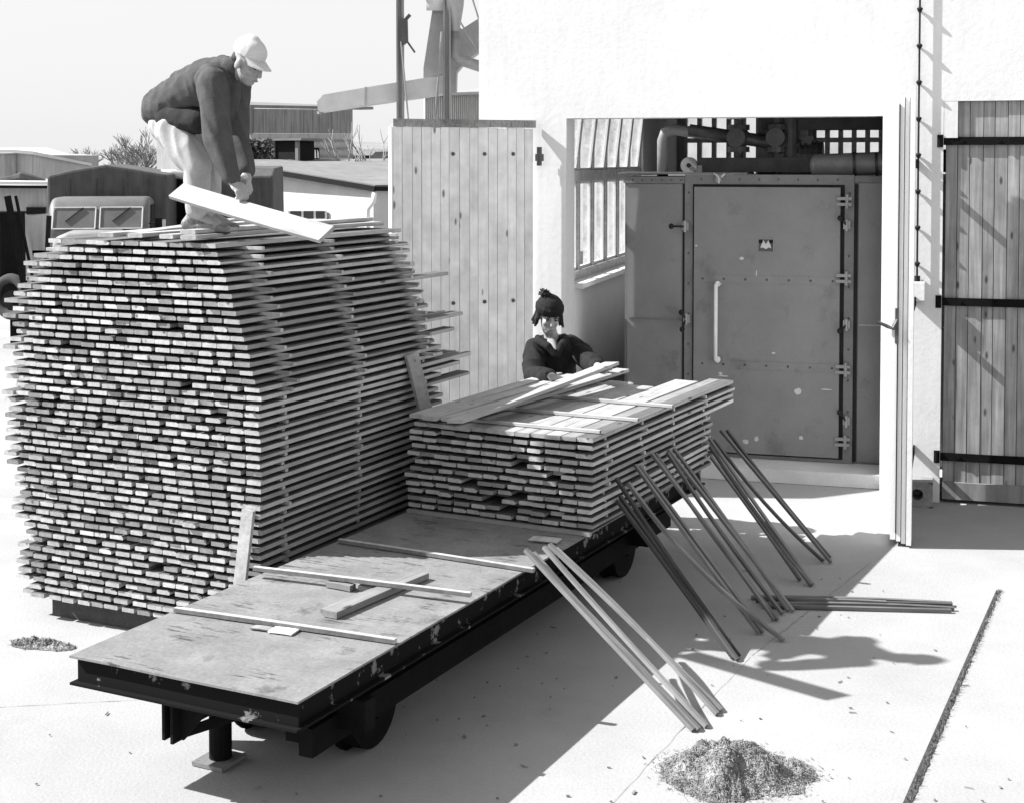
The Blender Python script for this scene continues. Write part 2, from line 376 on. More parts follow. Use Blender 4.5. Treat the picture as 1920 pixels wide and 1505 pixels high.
# second gate, closed, with strap hinges
G0 = bld
cg = thing('plank_gate', 'closed old plank gate with three black strap hinges beside the doorway', 'gate', wm(bld) @ Vector((.49, .045, 0)), BA)
s = MB(); x = 0; i = 0
while x < 2.35:
    wd = rnd.uniform(.085, .105); top = 2.92 if x < .09 else 3.215
    s.bar((x + wd / 2, rnd.uniform(-.004, .004), .05), (x + wd / 2, rnd.uniform(-.004, .004), top), wd - .005, .03, up=(0, -1, 0), tone=rnd.uniform(.82, 1.12)); x += wd
s.build('planking', M['plank_old'], cg)
s = MB(); s.box((.0, .022, .04), (2.38, .04, 2.915)); s.box((.10, .022, 2.9155), (2.38, .04, 3.21)); s.build('backing', M['dark_in'], cg)
s = MB(); s.box((0.0, -.045, .03), (2.38, -.021, .168)); s.build('kick_board', M['shed_d'], cg)
for z in (.37, 1.615, 2.90):
    b = MB(); b.box((-.03, -.038, z - .032), (2.2, -.026, z + .032)); b.cyl((-.045, -.035, z - .05), (-.045, -.035, z + .05), .026, n=12)
    for x in (.12, .4, .75): b.cyl((x, -.038, z), (x, -.05, z), .016, n=8)
    b.build('strap_hinge', M['iron'], cg)

# conduit with insulators on the wall right of the doorway
cd = thing('lightning_cable', 'thin black cable on a row of small insulators down the white wall', 'cable', wm(bld) @ Vector((.278, -.032, 0)), BA)
s = MB(); s.cyl((0, 0, 1.80), (0, 0, 7), .008, n=8); s.build('cable', M['rubber'], cd)
for k in range(15):
    z = 1.91 + .29 * k; b = MB()
    b.cyl((0, 0, z - .015), (0, 0, z + .012), .012, .026, 12); b.cyl((0, 0, z + .012), (0, 0, z + .024), .026, .015, 12); b.cyl((0, .01, z), (0, .032, z), .008, n=6)
    b.build('insulator', M['rubber'], cd)
b = MB(); b.box((-.065, -.04, 1.62), (.065, .030, 1.775)); b.build('junction_box', M['winlight'], cd, bevel=.008)
b = MB(); b.cyl((0, 0, 1.775), (0, 0, 1.82), .025, n=10); b.build('cable_gland', M['rubber'], cd)

# hollow block by the leaf
hb = thing('hollow_block', 'hollow concrete block with round holes standing by the white leaf', 'block', wm(bld) @ Vector((.20, -.22, 0)), BA)
s = MB()
import bmesh
def block_mesh():
    mb = MB(); X0, X1, Zt = -.09, .216, .20; n = 20
    holes = [(-.022, .10), (.098, .10)]; r = .046
    # front face as two cells with round openings
    for (cx, cz), (a, b) in zip(holes, ((X0, .038), (.038, X1))):
        outer = []
        for k in range(n):
            t = 2 * math.pi * k / n; c, sn = math.cos(t), math.sin(t)
            ax = ((b - cx) if c > 0 else (cx - a)) / max(abs(c), 1e-6); az = ((Zt - cz) if sn > 0 else cz) / max(abs(sn), 1e-6)
            e = min(ax, az); outer.append((cx + c * e, 0, cz + sn * e))
        inner = [(cx + r * math.cos(2 * math.pi * k / n), 0, cz + r * math.sin(2 * math.pi * k / n)) for k in range(n)]
        deep = [(x, .2, z) for x, _, z in inner]
        mb.add(outer + inner + deep, [(k, (k + 1) % n, n + (k + 1) % n, n + k) for k in range(n)] + [(n + k, n + (k + 1) % n, 2 * n + (k + 1) % n, 2 * n + k) for k in range(n)] + [tuple(2 * n + k for k in range(n))])
    mb.add([(X0, 0, 0), (X1, 0, 0), (X1, .22, 0), (X0, .22, 0), (X0, 0, Zt), (X1, 0, Zt), (X1, .22, Zt), (X0, .22, Zt)], [(4, 5, 6, 7), (1, 2, 6, 5), (2, 3, 7, 6), (3, 0, 4, 7)])
    return mb
block_mesh().build('block_body', M['concrete'], hb)

# ------------------------------------------------------------------ drying kiln (own axes as the building)
kl = thing('drying_kiln', 'grey steel drying kiln with a large riveted door inside the doorway', 'kiln', wm(bld) @ Vector((.0846, .75, 0)), BA); kl.scale = (.964, 1, 1)
KT = 2.60
s = MB(); s.box((-2.44, .012, .12), (.75, 3.4, KT)); s.build('casing', M['kiln'], kl)
s = MB(); s.box((-2.5, -.42, .004), (1.2, 3.4, .118)); s.build('plinth', M['concrete'], kl)
M['plinth_m'] = mat('pale_plinth', .5, rough=.95, var=.12, sc=3); kl.children[-1].data.materials[0] = M['plinth_m']
s = MB(); s.box((-2.415, -.004, .14), (-1.893, .0115, 2.535)); o = s.build('side_panel', M['kiln'], kl); s = MB(); s.box((-2.40, -.011, 1.318), (-1.91, -.0045, 1.332)); s.build('seam', M['kiln_d'], o)
s = MB(); s.box((-.31, -.004, .14), (.6, .0115, 2.55)); o = s.build('side_panel', M['kiln'], kl); s = MB(); s.box((-.30, -.011, 1.318), (.6, -.0045, 1.332)); s.build('seam', M['galv'], o)
s = MB(); s.box((-1.872, -.02, .122), (-1.797, .011, 2.62)); s.box((-.432, -.02, .122), (-.350, .011, 2.62)); s.box((-1.797, -.02, 2.535), (-.432, .011, 2.62)); s.box((-1.797, -.018, .122), (-.432, .011, .150)); s.build('door_frame', M['kiln_d'], kl)
s = MB(); s.box((-2.5, -.03, 2.622), (-1.3, .5, 2.638)); s.box((-2.45, -.015, 2.54), (-1.875, .011, 2.60)); s.box((-.348, -.012, 2.555), (.7, .011, 2.61)); s.build('top_rail', M['kiln_d'], kl)
s = MB(); s.box((-1.796, -.010, .151), (-.433, .0112, 2.534)); s.box((-1.893, -.012, .14), (-1.8725, .0112, 2.53)); s.box((-.3495, -.012, .14), (-.318, .0112, 2.54)); s.build('gasket', M['rubber'], kl)
dr = MB(); dr.box((-1.783, -.045, .165), (-.468, -.0105, 2.512)); dro = dr.build('kiln_door', M['kiln'], kl, bevel=.004)
for z in (1.70, .945):
    s = MB(); s.box((-1.78, -.0495, z - .035), (-.472, -.0455, z + .035)); s.build('cross_band', M['kiln'], dro)
s = MB()
for z in (1.70, .945):
    for k in range(7): s.ell((-1.70 + .195 * k, -.0495, z), (.011, .008, .011), n=8, m=6)
for k in range(9):
    for x in (-1.835, -.391): s.ell((x, -.02, .3 + .27 * k), (.010, .007, .010), n=8, m=6)
for k in range(8): s.ell((-1.72 + .175 * k, -.02, 2.577), (.010, .007, .010), n=8, m=6)
for k in range(6): s.ell((-2.36 + .09 * k, -.015, 2.57), (.008, .006, .008), n=8, m=6)
s.build('rivets', M['pipe'], dro)
s = MB(); s.tube([(-1.535, -.05, 1.655), (-1.57, -.10, 1.655), (-1.57, -.10, .985), (-1.55, -.05, .985)], [.012, .017, .017, .012], 10)
s.ell((-1.56, -.055, 1.655), .026, n=10, m=8); s.ell((-1.56, -.055, .985), .03, n=10, m=8); s.build('handle', M['winlight'], dro, smooth=True)
# maker's plate: pale rim, dark field, pale pointed marks
s = MB(); s.box((-1.195, -.0505, 1.945), (-1.055, -.0455, 2.06)); o = s.build('emblem_plate', M['galv'], dro, bevel=.002)
s = MB(); s.box((-1.191, -.0525, 1.949), (-1.059, -.0508, 2.056)); s.build('plate_field', M['pipe'], o)
y = -.0533
for cx in (-1.172, -1.080):
    s = MB(); s.prism([(cx + .020 * math.cos(2 * math.pi * k / 14), y, 2.036 + .017 * math.sin(2 * math.pi * k / 14)) for k in range(14)], (0, .0006, 0)); s.build('plate_spot', M['black'], o)
s = MB(); s.prism([(-1.150, y, 2.048), (-1.126, y, 2.012), (-1.102, y, 2.048), (-1.085, y, 2.008), (-1.078, y, 1.978), (-1.10, y, 1.985), (-1.126, y, 1.968), (-1.15, y, 1.985), (-1.175, y, 1.978), (-1.165, y, 2.008)], (0, .0006, 0)); s.build('plate_mark', M['galv_l'], o)
for z in (2.392, 1.728, .939, .315):       # door hinges
    s = MB(); s.box((-.50, -.07, z + .012), (-.37, -.046, z + .038)); s.box((-.50, -.07, z - .038), (-.37, -.046, z - .012)); s.cyl((-.41, -.06, z - .06), (-.41, -.06, z + .06), .016, n=10); s.build('hinge', M['pipe_l'], kl)
for x, z, sx in ((-.41, 2.19, -1), (-.405, 1.33, -1), (-.40, .50, -1), (-1.86, 2.162, -1), (-1.845, 1.34, 1)):   # clamps with ball levers
    c = MB(); c.box((x - .03, -.075, z - .035), (x + .03, -.021, z + .035)); c.cyl((x, -.09, z - .05), (x, -.09, z + .05), .013, n=8); co = c.build('clamp', M['galv'], kl)
    dz = {2.19: .06, 1.33: -.05, .50: .08, 2.162: 0.0, 1.34: .06}[z]; e = (x - (.055 if x > -1 else (.12 if z > 2 else .04)), -.12, z + dz)
    l = MB(); l.cyl((x, -.09, z), e, .009, n=8); l.ell(e, .025, n=12, m=9); l.build('lever', M['rubber'], co, smooth=True)
    if z == 1.34: l = MB(); l.cyl((x, -.09, z), (x - .03, -.12, z - .085), .009, n=8); l.ell((x - .03, -.12, z - .09), .025, n=12, m=9); l.build('lever', M['rubber'], co, smooth=True)
c = MB(); c.box((-1.585, -.05, 2.555), (-1.535, -.021, 2.615)); c.build('clamp', M['galv'], kl); l = MB(); l.tube([(-1.60, -.06, 2.63), (-1.57, -.075, 2.615), (-1.55, -.075, 2.585), (-1.555, -.07, 2.545)], .009, 8); l.cyl((-1.53, -.06, 2.60), (-1.50, -.06, 2.63), .010, n=8); l.build('lever', M['galv_l'], kl.children[-1])
s = MB()          # worn paint: stain and chips on the front
def blob(cx, cz, rx, rz, y, nn=18, sd=0):
    r_ = random.Random(sd); return [(cx + rx * (0.7 + .5 * r_.random()) * math.cos(2 * math.pi * k / nn), y, cz + rz * (.7 + .5 * r_.random()) * math.sin(2 * math.pi * k / nn)) for k in range(nn)]
s.prism(blob(-1.97, 1.0, .05, .055, -.0052, sd=1), (0, .001, 0)); s.prism(blob(-1.99, .90, .055, .06, -.0056, sd=2), (0, .0012, 0)); s.build('grease_stain', M['kiln_d'], kl)
s = MB()
for cx, cz, rx, rz, sd in ((-1.345, 1.885, .022, .014, 1), (-1.05, 1.06, .018, .008, 2), (-1.50, .84, .05, .006, 3), (-1.53, .86, .02, .014, 4), (-.83, .73, .03, .03, 5), (-.58, .76, .05, .005, 6), (-1.21, 1.74, .006, .05, 7), (-1.76, 1.99, .012, .01, 8), (-.8, .33, .02, .02, 9), (-1.2, .3, .02, .025, 10), (-1.3, .27, .03, .02, 11)):
    s = MB(); s.prism(blob(cx, cz, rx, rz, -.0462, 10, sd), (0, .001, 0)); s.build('paint_chip', M['galv_l'], dro)
# plant on top of the kiln
pw = thing('steam_pipework', 'black steam pipe with elbow and valves standing on the kiln roof', 'pipework', wm(bld) @ Vector((-1.458, 1.17, KT)), BA)
s = MB(); s.tube([(-.55, .05, .0), (-.55, .05, .33), (-.53, .05, .40), (-.45, .05, .43), (.45, .05, .30)], .052, 14); s.build('pipe', M['pipe_l'], pw, smooth=True)
s = MB(); s.tube([(-.30, .05, .42), (.1, .05, .36), (.7, .05, .27)], .062, 12); s.build('lagging', M['pipe'], pw, smooth=True)
for x in (.15, .5):
    s = MB(); s.cyl((x, .05, 0), (x, .05, .9), .045, n=12); s.cyl((x, .05, .22), (x, .05, .27), .10, n=16); s.cyl((x, .05, .42), (x, .05, .47), .10, n=16); s.ell((x, .05, .35), (.11, .11, .10)); s.cyl((x, .05, .35), (x, -.14, .35), .03, n=10); s.cyl((x, -.14, .35), (x, -.16, .35), .085, n=14)
    s.build('valve', M['pipe'], pw, smooth=False)
s = MB(); s.cyl((.13, .0, .52), (.13, .0, .74), .085, n=16); s.build('separator', M['steel'], pw)
s = MB(); s.cyl((.0, .0, .72), (1.6, -.1, .92), .012, n=6); s.cyl((.0, .0, .60), (.7, -.0, .62), .012, n=6); s.build('thin_pipe', M['pipe'], pw)
s = MB(); s.box((.32, .1, 0), (.75, .3, .75)); s.cyl((.62, .05, .1), (.62, .05, .6), .07, n=12); s.build('pump', M['pipe'], pw)
tr_ = thing('iron_trough', 'dark iron box channel lying along the kiln roof', 'channel', wm(bld) @ Vector((-1.70, 1.02, KT)), BA)
s = MB(); s.box((.05, 0, .04), (1.25, .35, .17)); s.build('channel', M['dark_in'], tr_)
s = MB(); s.cyl((-.03, -.02, .10), (-.03, .04, .10), .075, n=18); s.box((-.03, -.01, .02), (.09, .03, .10)); s.build('bracket', M['pipe_l'], tr_)
s = MB(); s.cyl((-.03, -.03, .10), (-.03, -.018, .10), .02, n=10); s.build('bracket_hole', M['black'], tr_)
mt = thing('fan_motor', 'dark fan motor on the kiln roof beside the round duct', 'motor', wm(bld) @ Vector((-.735, 1.32, KT)), BA)
s = MB(); s.cyl((-.22, 0, .16), (.18, 0, .16), .15, n=18); s.box((-.2, -.12, 0), (.15, .12, .1)); s.box((-.12, -.08, .28), (.08, .08, .36)); s.build('motor_body', M['pipe'], mt)
s = MB()
for k in range(7): s.cyl((-.18 + .05 * k, 0, .16), (-.16 + .05 * k, 0, .16), .165, n=18)
s.build('cooling_fins', M['pipe'], mt)
du = thing('round_duct', 'round grey sheet duct lying on the right of the kiln roof', 'duct', wm(bld) @ Vector((-.61, 1.05, KT + .10)), BA)
s = MB(); s.cyl((0, 0, 0), (1.2, 0, .045), .10, n=24); s.ell((0, 0, 0), (.05, .098, .098)); s.build('duct_body', M['pipe_l'], du, smooth=True)
s = MB()
for x in (.33, .52): s.cyl((x, 0, .012), (x + .025, 0, .013), .107, n=24)
s.build('duct_band', M['pipe'], du)

# ------------------------------------------------------------------ platform cart (own axes: x across, y along)
KA = -RAD(26.6); KO = (-1.943, 6.241, 0); DZ = .58; CW, CL = 1.212, 5.02
ct = thing('platform_cart', 'long low iron platform cart with a worn steel deck', 'cart', KO, KA)
def deck_mesh():
    mb = MB(); nx, ny = 12, 50; vs = []; fs = []
    for j in range(ny + 1):
        for i in range(nx + 1):
            x, y = CW * i / nx, CL * j / ny
            e = .006 if (i in (0, nx) or j in (0, ny)) else .002
            z = DZ + noise.noise(Vector((x * 2.1, y * 2.1, 3))) * e * .8
            vs.append((x, y, z))
    fs = [(j * (nx + 1) + i, j * (nx + 1) + i + 1, (j + 1) * (nx + 1) + i + 1, (j + 1) * (nx + 1) + i) for j in range(ny) for i in range(nx)]
    mb.add(vs, fs)
    for a in ([(i, 0) for i in range(nx + 1)], [(nx, j) for j in range(ny + 1)], [(nx - i, ny) for i in range(nx + 1)], [(0, ny - j) for j in range(ny + 1)]):
        top = [Vector(vs[j * (nx + 1) + i]) for i, j in a]; k = len(top)
        mb.add(top + [q - Vector((0, 0, .010)) for q in top], [(i, k + i, k + i + 1, i + 1) for i in range(k - 1)])
    return mb
deck_mesh().build('deck', M['deck'], ct)
s = MB()          # end channel: web with flanges, paint flaking
s.box((.02, .03, .462), (1.192, .042, .568)); s.box((.0, .0, .450), (1.205, .075, .461)); s.build('end_channel', M['peel'], ct)
s = MB(); s.box((1.155, .045, .455), (1.167, CL, .568)); s.box((1.155, .045, .443), (1.20, CL, .4545)); s.build('side_channel', M['peel'], ct)
s = MB(); s.box((.045, .045, .455), (.057, CL, .568)); s.box((.01, .045, .443), (.057, CL, .4545)); s.box((.06, CL - .05, .45), (1.15, CL - .03, .567)); s.build('side_channel', M['iron'], ct)
s = MB()
for k in range(7): s.box((.06, .5 + .68 * k, .47), (1.15, .56 + .68 * k, .565))
s.build('cross_member', M['iron'], ct)
# lower running frame
s = MB()
for x in (.36, .90): s.box((x, .35, .24), (x + .07, CL - .1, .33))
s.box((.05, .52, .26), (1.2, .60, .40)); s.box((.05, 3.9, .26), (1.2, 4.0, .40)); s.build('running_frame', M['iron'], ct)
s = MB(); s.box((.99, .32, .20), (1.06, 4.7, .325)); s.build('axle_box', M['iron'], ct)
for x, y in ((.36, .95), (.93, .95), (.36, 4.05), (.93, 4.05)):
    wv = MB(); wv.cyl((x - .05, y, .205), (x + .05, y, .205), .20, n=28); wv.cyl((x - .065, y, .205), (x - .05, y, .205), .225, n=28); wo_ = wv.build('wheel', M['iron'], ct)
    hbm = MB(); hbm.cyl((x + .05, y, .205), (x + .09, y, .205), .06, n=16); hbm.build('hub', M['peel'], wo_)
# front coupling bracket and jack foot
s = MB()
s.box((.455, .07, .262), (.47, .17, .449)); s.box((.50, .07, .252), (.515, .17, .449))
s.prism([(.515, .12, .449), (.515, .12, .255), (.53, .12, .255), (.66, .12, .40), (.72, .12, .449)], (0, .012, 0))
s.prism([(.515, .135, .26), (.515, .135, .30), (.70, .42, .36), (.70, .42, .30)], (.01, 0, 0))
s.build('coupling_bracket', M['iron'], ct)
s = MB(); s.cyl((.43, .50, .02), (.43, .50, .44), .052, n=14); s.box((.36, .42, .40), (.60, .58, .448)); s.build('jack_leg', M['iron'], ct)
s = MB(); s.box((.345, .40, .004), (.515, .58, .022)); s.build('foot_plate', M['deck'], ct)
s = MB(); s.box((.52, .34, .29), (1.0, .40, .36)); s.build('tie_beam', M['iron'], ct)

# ------------------------------------------------------------------ boards
def board_proto(i, wdt, L, th=.0245):
    r = random.Random(i * 13 + 5); mb = MB(); nseg = 4; ch = r.choice((.0015, .002, .003, .005)); tone = r.choice((.6, .8, .88, .95, 1.0, 1.05, 1.12, 1.2))
    bow = r.uniform(-.004, .004); sk = r.uniform(-.002, .002); w2, h2 = wdt / 2, th / 2; wane = r.choice((0, 0, 0, .012)); vs = []; fs = []
    for k in range(nseg + 1):
        u = k / nseg; x0 = bow * 4 * u * (1 - u) * 2; z0 = h2 + sk * math.sin(u * 3)
        y = L * u + (r.uniform(-.003, .003) if k in (0, nseg) else 0)
        for a, b in ((-w2 + ch, -h2), (w2 - ch, -h2), (w2, -h2 + ch), (w2, h2 - ch - wane * .4), (w2 - ch - wane, h2), (-w2 + ch, h2), (-w2, h2 - ch), (-w2, -h2 + ch)):
            vs.append((a + x0, y + a * sk * 8, b + z0))
        if k: fs += [((k - 1) * 8 + j, (k - 1) * 8 + (j + 1) % 8, k * 8 + (j + 1) % 8, k * 8 + j) for j in range(8)]
    fs += [tuple(range(7, -1, -1)), tuple(nseg * 8 + j for j in range(8))]
    # winding outward
    mb.add(vs, [tuple(reversed(f)) for f in fs], tone); return mb
WID = (.088, .092, .096, .100, .104)
LEN = (1.98, 2.03, 2.08)
PROT = {}
for wi in WID:
    for li in LEN + (2.35, 2.5):
        PROT[(wi, li)] = []
        for q in range(3 if li in LEN else 1):
            mb = board_proto(len(PROT) * 7 + q * 3, wi, li); PROT[(wi, li)].append((mb, mb.mesh('board', M['board_gap']), mb.mesh('board', M['board'])))
def put_board(wi, li, q, Mx, label, group):
    v = PROT[(wi, li)]
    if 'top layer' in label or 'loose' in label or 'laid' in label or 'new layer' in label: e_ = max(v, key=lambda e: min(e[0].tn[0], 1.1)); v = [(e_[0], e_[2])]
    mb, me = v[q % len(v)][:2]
    o = bpy.data.objects.new('board', me); C.objects.link(o)
    o.location = Mx.to_translation(); o.rotation_euler = Mx.to_euler()
    return tag(o, label, 'board', group)
def frame(o, ang): return Matrix.Translation(Vector(o)) @ Matrix.Rotation(ang, 4, 'Z')
SA = -RAD(25.8); SO = (-1.38, 7.84, 0)
SF = frame(SO, SA); LAY, LH, SZ0 = 47, .0462, .135
rest = MB(); rb = random.Random(11)
st_sticks = []
def in_layer(k):
    xr = 0.0 if k < 28 else -.29 * ((k - 28) / 18) ** 1.1
    if k < 18: xl = -1.74 - .12 * k / 18
    elif k < 37: xl = -1.86
    else: xl = -1.86 + .33 * ((k - 37) / 9) ** 1.5
    return xl, xr
nind = 0
for k in range(LAY):
    xl, xr = in_layer(k); z = SZ0 + k * LH
    xr += rb.uniform(-.008, .008); x = xr; c = 0; ph = rb.uniform(-.005, .005)
    while x > xl + .05:
        wi = rb.choice(WID); li = rb.choice(LEN)
        if rb.random() < .05 or (k in (30, 31, 33, 34, 28, 27, 39) and rb.random() < .35): li = rb.choice((2.35, 2.5)) if (c < 4) else 2.35
        y = ph + rb.gauss(0, .006); rz = rb.gauss(0, .002)
        if rb.random() < .022: y += rb.uniform(.03, .10)
        if rb.random() < .02: y -= rb.uniform(.006, .015)
        last = x - wi - .1 < xl + .05
        if last: rz += rb.uniform(.0, .03); y += rb.uniform(.0, .03)
        Mx = SF @ Matrix.Translation((x - wi / 2, y, z)) @ Matrix.Rotation(rz, 4, 'Z') @ Matrix.Rotation(rb.gauss(0, .006), 4, 'Y')
        q = rb.randrange(3)
        if c < 1: put_board(wi, li, q, Mx, 'sawn board on the outer right side of the tall lumber stack, its long edge showing', 'boards along the right side of the tall stack'); nind += 1
        elif k == LAY - 1: put_board(wi, li, q, Mx, 'sawn board in the topmost layer of the tall lumber stack', 'boards of the tall stack top layer'); nind += 1
        elif c < 3 and k > 8: put_board(wi, li, q, Mx, 'sawn board end in the second or third column from the tall stack corner', 'board ends near the corner of the tall stack'); nind += 1
        else:
            mb = PROT[(wi, li)][q % len(PROT[(wi, li)])][0]; L = SF.inverted() @ Mx
            rest.add([L @ v for v in mb.v], mb.f, mb.tn[0] * rb.uniform(.9, 1.1))
        gap = rb.choice((.003, .005, .009, .014, .02, .026)) * (1.35 if k < 34 else 1)
        if rb.random() < .02: gap += .05
        x -= wi + gap; c += 1
    if k < LAY - 1:
        for y in (.24, 1.03, 1.84): st_sticks.append((k, y + rb.gauss(0, .012), xl, xr, z + .0277))
o = rest.build('board_mass', M['board_gap']); o.location = SO; o.rotation_euler = (0, 0, SA)
tag(o, 'packed mass of sawn board ends filling the front of the tall lumber stack', 'boards', kind='stuff')
# stickers between the layers: those whose ends show on the right side singly, the rest as a mass
stk = MB(); rs = random.Random(5); protos = []
for i in range(6):
    b = MB(); b.bar((-1.0, 0, 0), (1.0, 0, 0), .024, .0205, tone=.7 + .12 * i); protos.append(b)
stick_me = {}
for k, y, xl, xr, z in st_sticks:
    over_r = rs.uniform(-.02, .02) if k < 28 else rs.uniform(.03, .10) + (.03 if k > 36 else 0)
    over_l = rs.uniform(.05, .11)
    a, b = xl - over_l, xr + over_r
    if k > 13:
        key = (round(b - a, 1), rs.randrange(3))
        if key not in stick_me:
            m_ = MB(); m_.bar((-key[0], 0, .0092), (0, 0, .0092), .026, .0183, tone=1.2 + .5 * key[1]); stick_me[key] = m_.mesh('sticker', M['stick'])
        o = bpy.data.objects.new('sticker', stick_me[key]); C.objects.link(o)
        Mx = SF @ Matrix.Translation((b, y, z)) @ Matrix.Rotation(rs.gauss(0, .012), 4, 'Z'); o.location = Mx.to_translation(); o.rotation_euler = Mx.to_euler()
        tag(o, 'thin spacer stick between two layers, end showing on the tall stack\'s right side', 'spacer stick', 'spacer sticks of the tall stack')
    else:
        stk.bar((a, y, z + .0092), (b, y, z + .0092), .026, .0183, tone=rs.uniform(.8, 1.5))
o = stk.build('sticker_mass', M['stick']); o.location = SO; o.rotation_euler = (0, 0, SA)
tag(o, 'remaining spacer sticks hidden between the lower layers of the tall stack', 'spacer sticks', kind='stuff')
for i, y in enumerate((.15, 1.0, 1.85)):
    b = MB(); b.box((-1.60, y - .06, .0), (-.02, y + .06, .133)); o = b.build('bearer_beam', M['dark_in']); o.location = SO; o.rotation_euler = (0, 0, SA)
    tag(o, ('dark timber bearer under the front end of the tall stack', 'dark timber bearer under the middle of the tall stack', 'dark timber bearer under the rear end of the tall stack')[i], 'beam')
# loose boards lying askew on top
ztop = SZ0 + LAY * LH
loose = [(-.45, -.04, .05, .0, 'loose board lying lengthwise on the tall stack, just right of the worker'), (-.62, -.02, -.10, 0, 'loose board under the shoes of the worker on the tall stack'),
         (-.95, .10, .35, .0, 'loose board lying askew behind the worker on the tall stack'), (-.50, .02, .02, .026, 'loose board lying upon another one right of the worker on the tall stack'),
         (-.86, .0, .02, 0, 'loose board lying lengthwise left of the worker on the tall stack'), (-1.05, -.03, .12, 0, 'leftmost loose board on top of the tall stack')]
for x, y, rz, dz, lab in loose:
    put_board(.104, 1.98, rb.randrange(3), SF @ Matrix.Translation((x, y, ztop + dz)) @ Matrix.Rotation(rz, 4, 'Z'), lab, None)
# two upright pieces propped on the stack
pr = MB(); pr.bar((-1.555, 7.90, .33), (-1.50, 7.80, .80), .075, .022, up=(-.4, -.9, 0), tone=1.2)
pr.v = []; pr.f = []; pr.tn = []
pr.bar(SF @ Vector((-.085, -.09, .36)), SF @ Vector((-.055, -.035, .835)), .078, .024, up=(-.435, -.90, 0), ch=.002, tone=1.25)
tag(pr.build('propped_board', M['board']), 'short pale board standing upright against the front of the tall stack', 'board')
pr = MB(); pr.bar(SF @ Vector((.13, 1.74, .86)), SF @ Vector((.03, 1.61, 1.50)), .115, .026, up=(.80, -.60, 0), ch=.002, tone=1.0)
tag(pr.build('propped_board', M['board']), 'short board leaning upright between the tall stack and the low stack', 'board')

# low stack on the cart
LSO = (.466, 8.302, DZ); LSA = -RAD(27.6); LF = frame(LSO, LSA); NL = 12; r2 = random.Random(21)
for k in range(NL):
    z = .022 + k * LH; x = r2.uniform(-.006, .006); ph = r2.uniform(-.008, .008); c = 0
    while x > -1.20:
        wi = r2.choice(WID); li = r2.choice(LEN)
        if k >= NL - 4 and c < 4 and r2.random() < .85: li = 2.5 if c < 2 else 2.35
        elif r2.random() < .06: li = 2.35
        y = ph + r2.gauss(0, .008) + (r2.uniform(.02, .08) if r2.random() < .05 else 0)
        Mx = LF @ Matrix.Translation((x - wi / 2, y, z)) @ Matrix.Rotation(r2.gauss(0, .003), 4, 'Z') @ Matrix.Rotation(r2.gauss(0, .006), 4, 'Y')
        if c == 0: lab, gr = 'sawn board on the outer right side of the low stack, its long edge showing', 'boards along the right side of the low stack'
        elif k == NL - 1: lab, gr = 'sunlit sawn board in the top layer of the low stack on the cart', 'boards of the low stack top layer'
        else: lab, gr = 'sawn board end in the front of the low stack on the cart', 'board ends in the front of the low stack'
        if not (k < NL - 1 and r2.random() < .02): put_board(wi, li, r2.randrange(3), Mx, lab, gr)
        x -= wi + (.003 if k == NL - 1 else r2.choice((.002, .003, .006, .012, .02))); c += 1
low_me = []
for i in range(4):
    m_ = MB(); m_.bar((-1.26, 0, .0092), (0, 0, .0092), .026, .0183, tone=.9 + .4 * i, ch=.001); low_me.append(m_.mesh('sticker', M['stick']))
for k in range(NL - 1):
    for y in (.22, .78, 1.33, 1.90):
        o = bpy.data.objects.new('sticker', low_me[r2.randrange(4)]); C.objects.link(o)
        Mx = LF @ Matrix.Translation((r2.uniform(-.02, .02), y + r2.gauss(0, .012),   .022 + k * LH + .0277)); o.location = Mx.to_translation(); o.rotation_euler = Mx.to_euler()
        tag(o, 'thin spacer stick between two layers of the low stack on the cart', 'spacer stick', 'spacer sticks of the low stack')
lt = .022 + (NL - 1) * LH + .0277
M['stick_l'] = wood('pale_stick', .36, end=.35, knots=False, axis=0)
for y, dx, lab in ((.16, -.02, 'nearest pale spacer stick lying across the top of the low stack'), (.62, .03, 'middle pale spacer stick lying across the top of the low stack'), (1.18, .04, 'farthest pale spacer stick lying across the top of the low stack')):
    m_ = MB(); m_.bar((-1.24, 0, .0105), (0, 0, .0105), .026, .0183, tone=1.0, ch=.001); o = m_.build('sticker', M['stick_l'])
    Mx = LF @ Matrix.Translation((dx, y, lt)) @ Matrix.Rotation(.02, 4, 'Z'); o.location = Mx.to_translation(); o.rotation_euler = Mx.to_euler(); tag(o, lab, 'spacer stick')
b = MB(); b.bar(LF @ Vector((-1.22, -.06, .012)), LF @ Vector((.02, -.06, .012)), .03, .02, tone=1); o = b.build('iron_bar', M['pipe_l']); tag(o, 'thin bar lying on the deck along the foot of the low stack', 'bar')
# boards being laid on the sticks and two lifted by the young man
for i, (x, y, rz, lab) in enumerate(((-1.18, -.02, .0, 'leftmost board of the new layer being laid on the low stack'), (-1.07, -.05, -.02, 'second board of the new layer being laid on the low stack'), (-.95, -.03, -.05, 'third board of the new layer, just under the lifted boards'))):
    put_board(.104, 1.98, i, LF @ Matrix.Translation((x, y, lt + .022)) @ Matrix.Rotation(rz, 4, 'Z'), lab, None)
def free_board(p, q, wdt, th, up, lab, tone=1.1, name='board'):
    p, q = Vector(p), Vector(q); d = q - p; L = d.length; y = d.normalized(); z = Vector(up); z = (z - y * z.dot(y)).normalized(); x = y.cross(z)
    m_ = MB(); m_.bar((0, 0, 0), (0, L, 0), wdt, th, ch=.002, tone=tone, bow=-.006, n=5); o = m_.build(name, M['board'])
    Mx = Matrix.Translation(p) @ Matrix((x, y, z)).transposed().to_4x4(); o.location = p; o.rotation_euler = Mx.to_euler(); return tag(o, lab, 'board')
free_board((-.335, 8.42, 1.215), (.705, 10.12, 1.315), .115, .022, (-.25, -.25, 1), 'pale board lifted at its far end by the young man')
